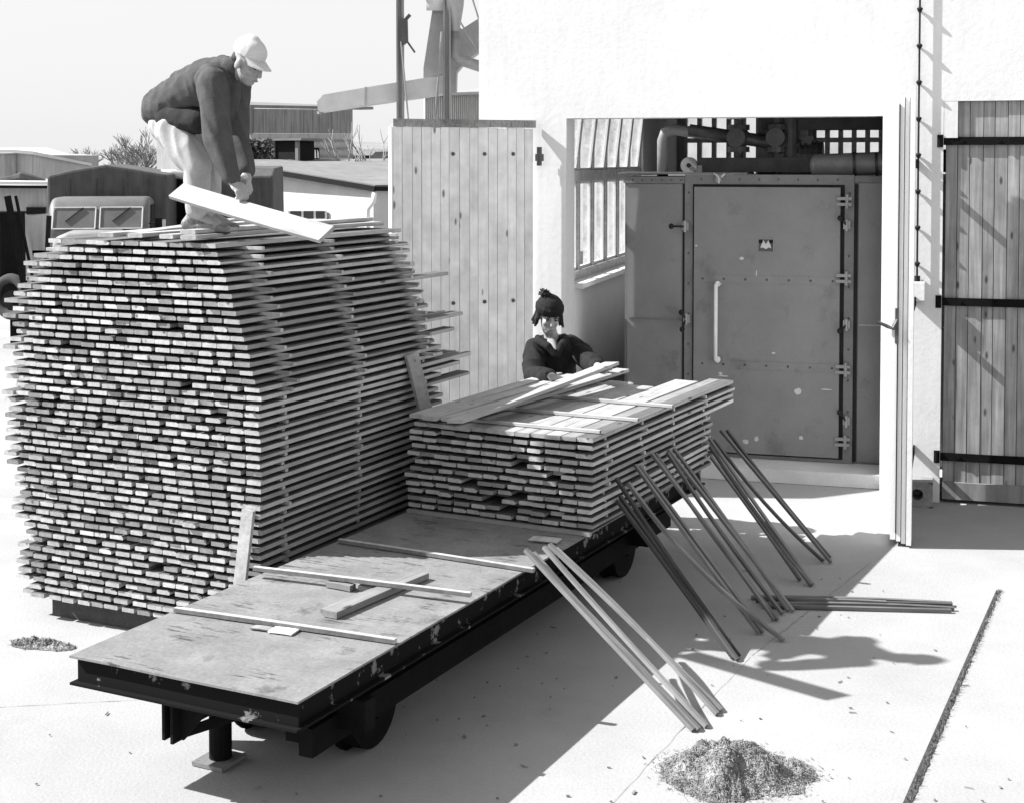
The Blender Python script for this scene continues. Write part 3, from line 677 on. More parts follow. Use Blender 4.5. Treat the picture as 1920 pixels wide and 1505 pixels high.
free_board((-.23, 8.75, 1.20), (.80, 10.35, 1.235), .105, .022, (0, 0, 1), 'pale board slanting under the lifted one on the low stack')

# ------------------------------------------------------------------ sticks leaning on the cart
def sticks(lst, lab, grp, m, tone=(.8, 1.3), sz=.026):
    r_ = random.Random(len(lst) * 3)
    for (a, b, bow) in lst:
        a, b = Vector(a), Vector(b); d = b - a; L = d.length; z = Vector((0, 0, 1)); y = d.normalized(); x = y.cross(z).normalized(); z = x.cross(y)
        m_ = MB(); m_.bar((0, 0, 0), (0, L, 0), sz, sz * .85, ch=.0015, tone=r_.uniform(*tone), bow=bow + r_.gauss(0, .006), n=8); o = m_.build('leaning_stick', m)
        o.location = a; o.rotation_euler = Matrix((x, y, z)).transposed().to_euler(); tag(o, lab, 'stick', grp)
M['stick_d'] = wood('dark_stick', .055, end=.8, knots=False, var=.5)
M['stick_m'] = wood('grey_stick', .15, end=.8, knots=False, var=.5)
gz = .012
sticks([((.07, 7.494, .706), (.873, 6.833, gz), 0), ((.085, 7.52, .69), (.90, 6.84, gz), .006), ((.113, 7.581, .666), (.855, 6.898, gz), .004), ((.173, 7.699, .665), (.943, 6.878, gz), -.01), ((.203, 7.76, .663), (1.043, 7.081, gz), .004), ((.24, 7.834, .62), (1.017, 7.032, gz), .012)],
       'weathered grey stick in the nearest bunch leaning on the empty end of the cart deck', 'nearest bunch of leaning sticks', M['stick_m'], (1.0, 1.7), .0245)
sticks([((.63, 8.569, .714), (1.219, 7.833, gz), .004), ((.653, 8.614, .726), (1.239, 7.807, gz), -.004), ((.623, 8.553, .85), (1.255, 7.86, gz), .0)],
       'blackened stick in the darkest bunch leaning at the front corner of the low stack', 'darkest bunch of leaning sticks', M['stick_d'], (.7, 1.2), .023)
sticks([((.71, 8.728, .781), (1.552, 8.132, gz), -.06)], 'single bent stick crossing in front of the leaning bunches', None, M['stick_m'], (1.2, 1.3))
sticks([((.761, 8.829, .871), (1.431, 8.261, gz), -.008), ((.793, 8.894, .851), (1.455, 8.261, gz), .01)], 'stick of the pair leaning just behind the bent stick', 'pair of leaning sticks behind the bent one', M['stick_m'], (.8, 1.2), .023)
sticks([((.888, 9.082, .889), (1.566, 8.494, gz), .006), ((.917, 9.141, .877), (1.585, 8.494, gz), -.01)], 'stick of the pair leaning on the middle of the low stack side', 'pair of leaning sticks at the middle', M['stick_m'], (.6, 1.1), .023)
sticks([((1.026, 9.359, .857), (1.711, 8.666, gz), 0), ((1.071, 9.449, .846), (1.684, 8.676, gz), .008), ((1.017, 9.342, .843), (1.636, 8.615, gz), -.01)], 'stick of the bunch leaning just above the sticks lying on the ground', 'bunch of leaning sticks above the lying ones', M['stick_m'], (.9, 1.4), .023)
sticks([((1.387, 10.079, .798), (1.942, 9.216, gz), 0), ((1.398, 10.101, .669), (1.882, 9.31, gz), .006), ((1.387, 10.08, .749), (1.931, 9.193, gz), -.006)], 'stick of the bunch leaning on the far corner of the low stack', 'bunch of leaning sticks at the far corner', M['stick_m'], (.8, 1.3), .023)
sticks([((1.439, 10.184, .767), (2.13, 9.75, gz), -.035), ((1.503, 10.311, .808), (2.175, 9.721, gz), 0), ((1.569, 10.442, .783), (2.194, 9.839, gz), .0)], 'stick of the farthest bunch, leaning beyond the low stack near the kiln', 'farthest bunch of leaning sticks', M['stick_d'], (1.2, 2.4), .023)
sticks([((1.50, 8.93, .014), (2.72, 8.80, .014), 0), ((1.52, 8.875, .014), (2.71, 8.775, .014), 0), ((1.55, 8.79, .014), (2.70, 8.70, .014), 0), ((1.54, 8.75, .014), (2.67, 8.66, .014), 0), ((1.52, 8.83, .038), (2.30, 8.75, .036), 0)], 'thin stick in the bundle lying flat on the concrete', 'sticks lying on the concrete', M['stick_d'], (1.2, 2.2), .028)
# sticks and scraps lying on the deck
KF = frame(KO, KA)
def on_deck(name, a, b, wdt, th, lab, cat, m, tone=1.0, z=DZ):
    p, q = KF @ Vector((a[0], a[1], z + .004 + th / 2)), KF @ Vector((b[0], b[1], z + .004 + th / 2)); d = q - p
    m_ = MB(); m_.bar((0, 0, 0), (0, d.length, 0), wdt, th, ch=.0015, tone=tone, n=4, bow=.002); o = m_.build(name, m)
    o.location = p; o.rotation_euler = (0, math.asin(0), math.atan2(d.y, d.x) - math.pi / 2); return tag(o, lab, cat)
on_deck('sticker', (.02, .685), (1.205, .765), .028, .022, 'pale spacer stick lying across the near end of the cart deck', 'spacer stick', M['stick_l'])
on_deck('sticker', (.012, 1.32), (1.235, 1.425), .028, .022, 'pale spacer stick lying across the deck over the short dark-edged board', 'spacer stick', M['stick_l'], z=DZ + .036)
on_deck('sticker', (.03, 2.09), (1.275, 2.05), .028, .022, 'pale spacer stick lying across the deck at the shadow edge', 'spacer stick', M['stick_l'])
on_deck('short_board', (.735, .94), (.80, 1.70), .085, .032, 'short board lying lengthwise on the deck under a spacer stick', 'board', M['board'], .7)
on_deck('thin_batten', (.665, .98), (.715, 1.45), .022, .02, 'thin batten lying beside the short board on the deck', 'batten', M['stick'])
on_deck('wood_block', (.45, 1.36), (.60, 1.35), .05, .03, 'small wood block under the middle spacer stick on the deck', 'block', M['stick'], .9)
on_deck('wood_block', (.62, 1.38), (.72, 1.40), .04, .026, 'smaller dark wood chip block beside the short board', 'block', M['stick'], .5)
on_deck('wood_scrap', (.50, .655), (.60, .665), .05, .008, 'grey splinter scrap beside the near spacer stick on the deck', 'scrap', M['stick_l'], .7)
on_deck('wood_scrap', (.60, .665), (.72, .68), .075, .008, 'white flat scrap beside the near spacer stick on the deck', 'scrap', M['white'])
on_deck('flat_offcut', (.97, 2.64), (1.14, 2.66), .10, .008, 'pale flat offcut lying on the deck before the low stack', 'offcut', M['stick_l'], 1.2)

# ------------------------------------------------------------------ people
def remesh(mb, vox, smooth=4, wr=0.0, wf=9.0, fold=None):
    me = mb.mesh('tmp', None); o = bpy.data.objects.new('tmp', me); C.objects.link(o)
    r_ = o.modifiers.new('r', 'REMESH'); r_.mode = 'VOXEL'; r_.voxel_size = vox
    s_ = o.modifiers.new('s', 'SMOOTH'); s_.factor = .5; s_.iterations = smooth
    dg = bpy.context.evaluated_depsgraph_get(); dg.update()
    out = bpy.data.meshes.new_from_object(o.evaluated_get(dg)); bpy.data.objects.remove(o)
    if wr:
        ns = [Vector(v.normal) for v in out.vertices]
        for v, n_ in zip(out.vertices, ns):
            q = Vector(v.co) * wf
            if fold is not None: q = q - fold * (q.dot(fold) * .78)      # creases run along the fold direction
            a = noise.noise(q); ridge = 1 - 2 * abs(noise.noise(q * .9 + Vector((2, 9, 4)))); m_ = .5 + .5 * noise.noise(Vector(v.co) * 5 + Vector((1, 5, 8)))
            v.co += n_ * wr * (.5 * a + m_ * (ridge if fold is not None else .5 * ridge))
    out.polygons.foreach_set('use_smooth', [True] * len(out.polygons)); return out
def part(me, name, m, parent):
    inv = wm(parent).inverted(); me.transform(inv); me.materials.clear(); me.materials.append(m)
    o = bpy.data.objects.new(name, me); C.objects.link(o); o.parent = parent; return o
def basis(p, fwd, up):
    y = Vector(fwd).normalized(); z = Vector(up); z = (z - y * z.dot(y)).normalized(); x = y.cross(z)
    return Matrix.Translation(p) @ Matrix((x, y, z)).transposed().to_4x4()
def add_head(mb, H):
    R = H.to_3x3()
    def e(c, r): mb.ell(H @ Vector(c), r, R)
    e((0, -.012, .028), (.074, .094, .088)); e((0, .022, -.035), (.060, .070, .082)); e((0, .045, -.088), (.036, .038, .030))
    e((0, .072, .020), (.052, .022, .014)); e((-.032, .060, -.028), (.026, .026, .024)); e((.032, .060, -.028), (.026, .026, .024))
    mb.cap(H @ Vector((0, .088, .006)), H @ Vector((0, .108, -.030)), .009, .014, 8); e((0, .082, -.062), (.026, .014, .007)); e((0, .080, -.074), (.022, .013, .007))
    for sx in (-1, 1):
        e((sx * .074, -.008, -.018), (.010, .022, .032)); e((sx * .03, .078, -.003), (.014, .006, .006))
def add_face_parts(H, parent):
    for sx in (-1, 1):
        b = MB(); b.ell(H @ Vector((sx * .031, .083, .002)), (.013, .006, .0055), H.to_3x3()); part(b.mesh('eye', None, True), 'eye', M['eye'], parent)
        b = MB(); b.tube([H @ Vector((sx * .014, .095, .018)), H @ Vector((sx * .032, .092, .023)), H @ Vector((sx * .052, .080, .016))], [.004, .005, .003], 6); part(b.mesh('eyebrow', None, True), 'eyebrow', M['hair'], parent)
    b = MB(); b.ell(H @ Vector((0, .0945, -.068)), (.022, .006, .006), H.to_3x3()); part(b.mesh('mouth', None, True), 'mouth', M['lip'], parent)
def add_hand(mb, Hm, side, curl=(.5, .8, .7), spread=.012):
    """palm with five separate fingers; +Y to the fingertips, -Z is the palm side, thumb on side*X"""
    R = Hm.to_3x3()
    mb.ell(Hm @ Vector((0, .045, 0)), (.040, .052, .015), R); mb.ell(Hm @ Vector((side * .022, .03, -.006)), (.022, .034, .016), R); mb.cap(Hm @ Vector((0, -.03, 0)), Hm @ Vector((0, .02, 0)), .025, .026, 10)
    for i, (x, ln) in enumerate(((.030, .070), (.010, .080), (-.010, .075), (-.029, .060))):
        p_ = Vector((side * x, .085 - abs(x) * .25, 0)); ang = .1; pts = [p_]
        for j, fr in enumerate((.45, .32, .23)):
            ang += curl[j] * (1 + .12 * i); d = Vector((side * x * .25, math.cos(ang), -math.sin(ang))); p_ = p_ + d * ln * fr; pts.append(p_)
        mb.chain([Hm @ q for q in pts], [.0095, .009, .008, .007], 8)
    mb.chain([Hm @ Vector(q) for q in ((side * .030, .012, -.006), (side * .052, .040, -.018), (side * .050, .066, -.034), (side * .042, .084, -.046))], [.013, .0115, .010, .008], 8)

# --- worker bending on top of the tall stack
W = lambda u, v, Y: at(u, v, Y)
wk = thing('person', 'worker in pale cap and dark jacket bending over on top of the tall stack', 'person', W(375, 440, 8.3))
pel, che, nek, hed = W(322, 212, 8.40), W(408, 152, 8.20), W(440, 128, 8.10), W(466, 118, 8.05)
fw = Vector((.85, -.50, 0)).normalized(); rt = Vector((-.5, -.85, 0)).normalized()
H = basis(hed, fw * .87 + Vector((0, 0, -.48)), Vector((.40, -.24, .88)))
sR, eR, wR = W(400, 158, 8.0), W(407, 262, 7.92), W(438, 342, 7.88)
sL, eL, wL = W(442, 150, 8.34), W(440, 255, 8.2), W(462, 335, 8.02)
hipR, knR, anR = W(328, 238, 8.30), W(370, 312, 8.20), W(370, 404, 8.28)
hipL, knL, anL = W(340, 234, 8.48), W(392, 318, 8.42), W(388, 402, 8.48)
bd = MB()
bd.chain([pel + Vector((0, 0, -.01)), che + Vector((.02, 0, -.03))], [.085, .085]); bd.cap(nek - (nek - che) * .3, hed + H.to_3x3() @ Vector((0, -.02, -.06)), .055, .052); bd.cap(sR + Vector((0, 0, -.02)), sL + Vector((0, 0, -.02)), .05, .05)
bd.chain([sR, eR, wR], [.048, .040, .030]); bd.chain([sL, eL, wL], [.052, .042, .030])
bd.chain([hipR, knR, anR], [.07, .052, .040]); bd.chain([hipL, knL, anL], [.07, .052, .040])
for an, yy in ((anR, 8.22), (anL, 8.44)): bd.cap(an, an + Vector((.97, -.22, 0)) * .12 + Vector((0, 0, -.055)), .036, .03)
add_head(bd, H)
bp, bq = Vector((-1.88, 8.08, 2.576)), Vector((-.955, 7.42, 2.365)); bdir = (bq - bp).normalized()
bup = Vector((.28, -.78, .56)); bup = (bup - bdir * bup.dot(bdir)).normalized()      # board face normal
bwd = bdir.cross(bup)                                                                    # across the board
def on_board(t, a, b_): return bp.lerp(bq, t) + bwd * a + bup * b_
gR = on_board(.455, -.06, .03); HR = basis(wR, (gR - wR), (bup + Vector((.6, -.3, .3))))
add_hand(bd, HR, -1, (.35, .9, .8)); gL = on_board(.50, -.05, -.03); HL = basis(wL, gL - wL, -rt * .4 + Vector((0, .3, .8))); add_hand(bd, HL, 1, (.4, .8, .7))
part(remesh(bd, .0055, 3), 'body', M['skin'], wk)
add_face_parts(H, wk)
jk = MB(); hem = W(300, 205, 8.42)
jk.chain([W(302, 205, 8.42), W(345, 180, 8.33), W(392, 155, 8.22), W(420, 142, 8.16)], [.115, .130, .136, .108], 18)
jk.ell(W(318, 202, 8.40), (.148, .15, .116)); jk.cap(W(398, 150, 8.06), W(432, 146, 8.30), .092, .085); jk.chain([W(428, 160, 8.16), W(426, 190, 8.16), W(418, 222, 8.17)], [.075, .065, .05]); jk.cap(W(425, 137, 8.14), W(440, 128, 8.10), .085, .066)
jk.chain([sR, W(402, 205, 7.96), eR, W(421, 300, 7.90), W(433, 330, 7.885)], [.088, .078, .068, .062, .054], 14); jk.chain([sL, eL, W(458, 320, 8.06)], [.09, .072, .058], 14)
part(remesh(jk, .008, 5, .019, 17, Vector((.45, -.2, -.87)).normalized()), 'jacket', M['jacket'], wk)
sh = MB(); sh.cap(W(325, 222, 8.33), W(372, 228, 8.20), .105, .075, 14); part(remesh(sh, .01, 3, .01, 14), 'undershirt', M['dark_cloth'], wk)
tz = MB(); tz.ell(W(318, 236, 8.40), (.118, .14, .10)); tz.ell(W(334, 248, 8.34), (.105, .13, .10)); tz.chain([W(325, 244, 8.32), W(352, 285, 8.24), knR, W(371, 360, 8.24), W(372, 390, 8.27)], [.108, .092, .075, .068, .069], 16)
tz.chain([W(338, 240, 8.47), knL, W(388, 390, 8.47)], [.100, .074, .066], 16)
part(remesh(tz, .008, 5, .016, 15, Vector((.35, 0, -.94)).normalized()), 'trousers', M['white_cloth'], wk)
fsh = Vector((.97, -.22, 0)).normalized()
for an, nm in ((W(370, 408, 8.28), 1), (W(388, 410, 8.48), 2)):
    shoe = MB(); a0 = an + Vector((0, 0, -.02)); bz = ztop + .062
    toe = Vector((an.x, an.y, bz)) + fsh * .175; heel = Vector((an.x, an.y, bz)) - fsh * .055
    shoe.chain([an + Vector((0, 0, .015)), heel + Vector((0, 0, .012)), heel + fsh * .1 + Vector((0, 0, -.004)), toe - Vector((0, 0, .016))], [.05, .042, .040, .031], 12); so_ = part(remesh(shoe, .006, 3, .004, 20), 'shoe', M['leather'], wk)
    sl_ = MB(); sl_.chain([heel - Vector((0, 0, .036)), toe - Vector((0, 0, .040))], [.03, .028], 10)
    me = remesh(sl_, .006, 2)
    for v in me.vertices: v.co.z = max(min(v.co.z, bz - .03), ztop + .023)
    part(me, 'sole', M['sole'], so_)
cp = MB(); R = H.to_3x3()
cp.ell(H @ Vector((0, -.018, .062)), (.086, .106, .082), R); cp.ell(H @ Vector((0, -.03, .11)), (.05, .06, .045), R)
me = remesh(cp, .006, 4, .0012, 22); Hi = H.inverted()
for v in me.vertices:
    q = Hi @ v.co
    if q.z < .038: q.z = .038 + (q.z - .038) * .02; v.co = H @ q
cpo = part(me, 'cap', M['capcloth'], wk)
br = MB(); vs = []; n = 12
for k in range(n + 1):
    a = math.pi * (.14 + .72 * k / n); vs.append((math.cos(a) * .084, -.018 + math.sin(a) * .100, .044)); vs.append((math.cos(a) * .086, .0 + math.sin(a) * .155, .028 - .012 * abs(math.cos(a))))
fs = [(2 * k, 2 * k + 1, 2 * k + 3, 2 * k + 2) for k in range(n)]; m2 = 2 * (n + 1)
br.add([H @ Vector(q) for q in vs] + [H @ (Vector(q) - Vector((0, 0, .006))) for q in vs], fs + [tuple(i + m2 for i in reversed(f_)) for f_ in fs] + [(2 * k + 1, 2 * k + 1 + m2, 2 * k + 3 + m2, 2 * k + 3) for k in range(n)]); part(br.mesh('brim', None), 'brim', M['capcloth'], cpo)
hr = MB(); hr.ell(H @ Vector((0, -.05, .0)), (.070, .058, .05), R); part(remesh(hr, .006, 2, .003, 60), 'hair', M['hair'], wk)
free_board(bp, bq, .125, .024, bup, 'pale board held slanting in the hands of the worker on the stack', 1.15)

# --- young man behind the low stack
ym = thing('person', 'young man in dark bobble hat and black jacket lifting a board behind the low stack', 'person', (.30, 10.85, 0))
fy = Vector((.35, -.94, 0)).normalized(); ry = Vector((-.94, -.35, 0)).normalized()
hd_ = W(1030, 592, 10.72); H2 = basis(hd_, Vector((.16, -.88, -.30)), Vector((.10, -.28, .94))) @ Matrix.Scale(1.08, 4)
pv = Vector((.33, 10.90, .92)); ch2 = W(1040, 668, 10.80); nk2 = W(1034, 634, 10.77)
s1, e1, w1 = W(1006, 654, 10.72), W(1001, 706, 10.50), W(1036, 707, 10.15)
s2, e2, w2_ = W(1070, 650, 10.88), W(1102, 676, 10.62), W(1124, 690, 10.22)
bd = MB(); bd.chain([pv, ch2], [.11, .11]); bd.cap(ch2, nk2, .09, .06); bd.cap(nk2, hd_ + H2.to_3x3() @ Vector((0, -.02, -.06)), .054, .052); bd.cap(s1, s2, .05, .05)
bd.chain([s1, e1, w1], [.052, .042, .030]); bd.chain([s2, e2, w2_], [.052, .042, .030])
hp1, hp2 = pv + ry * .1 + Vector((0, 0, -.03)), pv - ry * .1 + Vector((0, 0, -.03))
for hp_ in (hp1, hp2): bd.chain([hp_, Vector((hp_.x, hp_.y - .03, .48)), Vector((hp_.x, hp_.y, .09))], [.085, .058, .042]); bd.cap(Vector((hp_.x, hp_.y, .06)), Vector((hp_.x, hp_.y, .045)) + fy * .16, .036, .03)
add_head(bd, H2)
lb_p, lb_q = Vector((-.335, 8.42, 1.215)), Vector((.705, 10.12, 1.315)); ldv = (lb_q - lb_p).normalized()
t1 = lb_p + ldv * 1.70 + Vector((-.06, .05, .012)); H3 = basis(w1, Vector((.55, -.45, -.1)), Vector((-.1, -.2, 1))); add_hand(bd, H3, -1, (.25, .6, .6))
H4 = basis(w2_, lb_q + Vector((.0, -.02, .02)) - w2_, Vector((.1, -.1, 1))); add_hand(bd, H4, 1, (.3, .7, .6))
part(remesh(bd, .0055, 3), 'body', M['skin'], ym); add_face_parts(H2, ym)
jk = MB(); jk.chain([Vector((.33, 10.90, .80)), Vector((.31, 10.88, 1.1)), ch2, W(1036, 655, 10.80)], [.17, .168, .155, .115], 18)
jk.cap(s1 + Vector((.01, 0, -.01)), s2 + Vector((-.01, 0, -.01)), .080, .076); jk.chain([s1, W(1000, 682, 10.62), e1, W(1022, 708, 10.30), W(1030, 708, 10.2)], [.086, .080, .074, .062, .056], 14); jk.chain([s2, W(1088, 663, 10.74), e2, W(1120, 688, 10.32)], [.082, .076, .07, .055], 14)
jk.cap(W(1014, 645, 10.80), W(1054, 642, 10.84), .062, .058)
jo = part(remesh(jk, .008, 5, .019, 17, Vector((.6, -.3, -.6)).normalized()), 'jacket', M['black_coat'], ym)
co = MB(); co.tube([W(1008, 632, 10.74), W(1010, 640, 10.64), W(1028, 650, 10.56), W(1042, 668, 10.54)], [.022, .032, .03, .02], 8); co.tube([W(1058, 630, 10.76), W(1060, 638, 10.68), W(1052, 648, 10.58), W(1044, 668, 10.55)], [.022, .030, .028, .018], 8); part(remesh(co, .007, 2, .004, 20), 'collar', M['black_coat'], jo)
shm = MB(); shm.chain([W(1035, 641, 10.71), W(1041, 660, 10.61)], [.038, .022], 10); part(remesh(shm, .007, 2, .005, 25), 'shirt', M['shirt'], ym)
tz = MB(); tz.ell(pv + Vector((0, 0, -.06)), (.165, .13, .13))
for hp_ in (hp1, hp2): tz.chain([hp_, Vector((hp_.x, hp_.y - .03, .48)), Vector((hp_.x, hp_.y, .10))], [.11, .085, .075], 14)
part(remesh(tz, .010, 3, .01, 9), 'trousers', M['dark_cloth'], ym)
for hp_ in (hp1, hp2):
    b = MB(); b.chain([Vector((hp_.x, hp_.y, .09)), Vector((hp_.x, hp_.y, .05)), Vector((hp_.x, hp_.y, .045)) + fy * .17], [.048, .046, .04], 12); part(remesh(b, .008, 2), 'shoe', M['leather'], ym)
R = H2.to_3x3(); ht = MB(); ht.ell(H2 @ Vector((0, -.018, .055)), (.096, .114, .092), R); ht.ell(H2 @ Vector((.01, -.04, .10)), (.05, .06, .05), R)
me = remesh(ht, .006, 3); Hi = H2.inverted()
for v in me.vertices:
    q = Hi @ v.co; a = math.atan2(q.x, q.y + .018); q2 = Vector((q.x, q.y + .018, 0))
    if q.z < .022: q.z = .022 + (q.z - .022) * .02
    k = 1 + .022 * math.sin(a * 44) + (.05 if q.z < .075 else 0); q = Vector((q2.x * k, q2.y * k - .018, q.z)); v.co = H2 @ q
hto = part(me, 'bobble_hat', M['black_coat'], ym)
pm = MB(); rp = random.Random(2)
for k in range(60):
    d = Vector((rp.gauss(0, 1), rp.gauss(0, 1), rp.gauss(0, 1))).normalized(); c = H2 @ Vector((.045, -.03, .150)); pm.tube([c, c + d * rp.uniform(.028, .05)], [.012, .006], 5)
part(pm.mesh('bobble', None), 'bobble', M['hair'], hto)
hr = MB()
for sx in (-1, 1):
    for k in range(34):
        a = H2 @ Vector((sx * rp.uniform(.066, .08), rp.uniform(-.06, .012), .035)); hr.tube([a, a + R @ Vector((sx * rp.uniform(.0, .015), rp.uniform(-.01, .01), -.05)), a + R @ Vector((sx * rp.uniform(.005, .035), rp.uniform(-.02, .02), -rp.uniform(.09, .12)))], [.011, .012, .004], 5)
for k in range(18):
    a = H2 @ Vector((rp.uniform(-.06, .06), -.085, .03)); hr.tube([a, a + R @ Vector((0, rp.uniform(-.015, .01), -.10))], [.011, .005], 5)
part(hr.mesh('hair', None), 'hair', M['hair'], ym)

# ------------------------------------------------------------------ heaps, drain slot, litter
def heap(name, c, rx, ry, h, lab, seed, rz=0, flakes=900):
    r_ = random.Random(seed); rt_ = thing(name, lab, 'heap', c, rz); mb = MB(); vs = []; fs = []; N, Mr = 110, 44
    def edge(a): return 1 + .22 * noise.noise(Vector((math.cos(a) * 1.5, math.sin(a) * 1.5, seed))) + .10 * noise.noise(Vector((math.cos(a) * 5, math.sin(a) * 5, seed))) + .05 * noise.noise(Vector((math.cos(a) * 16, math.sin(a) * 16, seed)))
    def height(x, y, q):
        z = h * (1 - q * q) * (.55 + .9 * noise.noise(Vector((x * 6, y * 6, seed + 2))))
        f_ = 1 - q ** 4
        z += f_ * (.034 * abs(noise.noise(Vector((x * 15, y * 15, 1)))) + .020 * abs(noise.noise(Vector((x * 34, y * 34, 4)))) + .012 * noise.noise(Vector((x * 80, y * 80, 2))))
        return max(z, 0) * (1 - q ** 8)
    for i in range(Mr + 1):
        q = i / Mr
        for j in range(N):
            a = 2 * math.pi * j / N; e = edge(a); x, y = rx * q * e * math.cos(a), ry * q * e * math.sin(a); vs.append((x, y, height(x, y, q) + .003))
    for i in range(Mr): fs += [(i * N + j, i * N + (j + 1) % N, (i + 1) * N + (j + 1) % N, (i + 1) * N + j) for j in range(N)]
    mb.add(vs, fs); mb.build('heap_body', M['shav'], rt_)
    fl = MB()
    for k in range(flakes):
        a = r_.uniform(0, 6.283); q = r_.random() ** .5 * (1.0 if r_.random() < .88 else r_.uniform(1.0, 1.25)); e = edge(a); x, y = rx * q * e * math.cos(a), ry * q * e * math.sin(a)
        p_ = Vector((x, y, height(x, y, min(q, 1)) + .004)); L = r_.uniform(.003, .012); dr = Vector((r_.gauss(0, 1), r_.gauss(0, 1), r_.gauss(0, .45))).normalized(); sd = dr.orthogonal().normalized() * r_.uniform(.0008, .0022); cu = Vector((0, 0, r_.uniform(.0, .006)))
        pts = [p_ - dr * L, p_ - dr * L * .4 + cu, p_ + dr * L * .4 + cu, p_ + dr * L]; vs = []
        for t_ in pts:
            t_.z = max(t_.z, .004); vs += [t_ - sd, t_ + sd]
        fl.add(vs, [(0, 1, 3, 2), (2, 3, 5, 4), (4, 5, 7, 6)])
    o = fl.build('shavings', M['shav'], rt_); o['kind'] = 'stuff'
heap('sawdust_heap', (.985, 6.36, 0), .33, .30, .15, 'large heap of curled wood shavings on the concrete near the camera', 4, .1, 9000)
heap('sawdust_heap', (-2.68, 8.08, 0), .20, .09, .012, 'small pile of shavings beside the foot of the tall stack', 9, -.3, 500)
# drain slot
s = MB(); a, b = Vector((1.55, 5.80, .004)), Vector((3.10, 9.12, .004)); d = (b - a).normalized(); nrm = Vector((d.y, -d.x, 0)); N = 160; vs = []; rr = random.Random(8)
for i in range(N + 1):
    q = a.lerp(b, i / N); e = .008 * rr.random() + .010 * max(0, noise.noise(Vector((i * .35, 0, 2)))); wd_ = .034 * (1 - .55 * i / N); vs += [q, q + nrm * (wd_ + e)]
s.add(vs, [(2 * i, 2 * i + 1, 2 * i + 3, 2 * i + 2) for i in range(N)]); tag(s.build('drain_slot', M['soil']), kind='structure')
s = MB()
for k in range(900):
    q = a.lerp(b, rr.random()) + nrm * rr.uniform(.012, .038); l = Vector((rr.gauss(0, .008), rr.gauss(0, .008), rr.uniform(.005, .025))); x = Vector((rr.gauss(0, 1), rr.gauss(0, 1), 0)).normalized() * .003
    s.add([q - x, q + x, q + l], [(0, 1, 2)])
tag(s.build('slot_grass', M['grass']), 'thin dry grass and dirt growing along the drain slot', 'grass', kind='stuff')
# crack along a concrete joint
s = MB(); a, b = Vector((1.33, 7.9, .003)), Vector((2.45, 9.75, .003)); N = 60; vs = []; d = (b - a).normalized(); nrm = Vector((d.y, -d.x, 0))
for i in range(N + 1):
    q = a.lerp(b, i / N) + nrm * (.012 * noise.noise(Vector((i * .3, 5, 2)))); wd_ = .0015 + .006 * max(0, noise.noise(Vector((i * .5, 1, 7)))); vs += [q - nrm * wd_, q + nrm * wd_]
s.add(vs, [(2 * i, 2 * i + 1, 2 * i + 3, 2 * i + 2) for i in range(N)]); tag(s.build('concrete_crack', M['concrete']), kind='structure')
for a, b in ((Vector((-4.2, 6.9, .003)), Vector((-1.9, 7.25, .003))), (Vector((.2, 5.6, .003)), Vector((1.32, 7.88, .003)))):
    s = MB(); vs = []; d = (b - a).normalized(); nrm = Vector((d.y, -d.x, 0))
    for i in range(N + 1):
        q = a.lerp(b, i / N) + nrm * (.010 * noise.noise(Vector((i * .3, a.x, 2)))); wd_ = .001 + .003 * max(0, noise.noise(Vector((i * .4, a.x, 7)))); vs += [q - nrm * wd_, q + nrm * wd_]
    s.add(vs, [(2 * i, 2 * i + 1, 2 * i + 3, 2 * i + 2) for i in range(N)]); tag(s.build('concrete_crack', M['concrete']), kind='structure')
s = MB(); rr = random.Random(14)
for k in range(190):
    x, y = (rr.uniform(-2.4, 2.4), rr.uniform(5.6, 9.6)); l = rr.choice((.003, .004, .004, .006, .008, .018)); a = rr.uniform(0, 3.14); dx = Vector((math.cos(a), math.sin(a), 0)) * l; dy = Vector((-math.sin(a), math.cos(a), 0)) * rr.uniform(.002, .006)
    p_ = Vector((x, y, .0045)); s.prism([p_ - dx - dy, p_ + dx - dy, p_ + dx + dy, p_ - dx + dy], (0, 0, rr.uniform(.002, .006)), 1)
tag(s.build('wood_litter', M['shav']), 'small wood chips and crumbs scattered on the concrete yard', 'litter', kind='stuff')

# ------------------------------------------------------------------ background, all on the grid of the yard
YA = -RAD(26.6)
# truck
TF = Vector((-8.72, 27.0, 0)); TA = RAD(9); tk = thing('canvas_truck', 'old lorry with rounded cab and dark canvas cover parked behind the tall stack', 'truck', TF, TA)
TW, TL = 2.2, 3.6
s = MB(); s.prism([(0, 0, 1.35), (TW, 0, 1.35), (TW, 0, 2.47), (TW * .72, 0, 2.58), (TW * .48, 0, 2.66), (TW * .2, 0, 2.56), (0, 0, 2.45)], (0, TL, 0)); cv = s.build('canvas_cover', M['canvas'], tk, bevel=.05)
s = MB()
for k in range(4): s.tube([(.02 + TW * f_, -.012, 1.36 + .0 * k) if g_ == 0 else (.02 + TW * f_, -.012, 2.40) for f_, g_ in ((.16 + .22 * k, 0), (.18 + .22 * k, 1))], .012, 6)
s.build('seam', M['canvas'], cv)
s = MB(); s.box((.0, .02, 1.05), (TW, TL, 1.345)); s.build('cargo_bed', M['truck'], tk)
s = MB(); s.box((.3, -1.9, .55), (1.9, TL, .85)); s.build('chassis', M['iron'], tk)
CX = .20
s = MB(); s.prism([(.0, -.08, .8), (.0, -1.30, .8), (.0, -1.40, 1.50), (.0, -1.16, 1.96), (.0, -.92, 2.07), (.0, -.08, 2.07)], (1.78, 0, 0)); cb = s.build('cab', M['truck'], tk); cb.location = (CX, 0, 0)
bv = cb.modifiers.new('bevel', 'BEVEL'); bv.width = .14; bv.segments = 4; cb.data.polygons.foreach_set('use_smooth', [True] * len(cb.data.polygons))
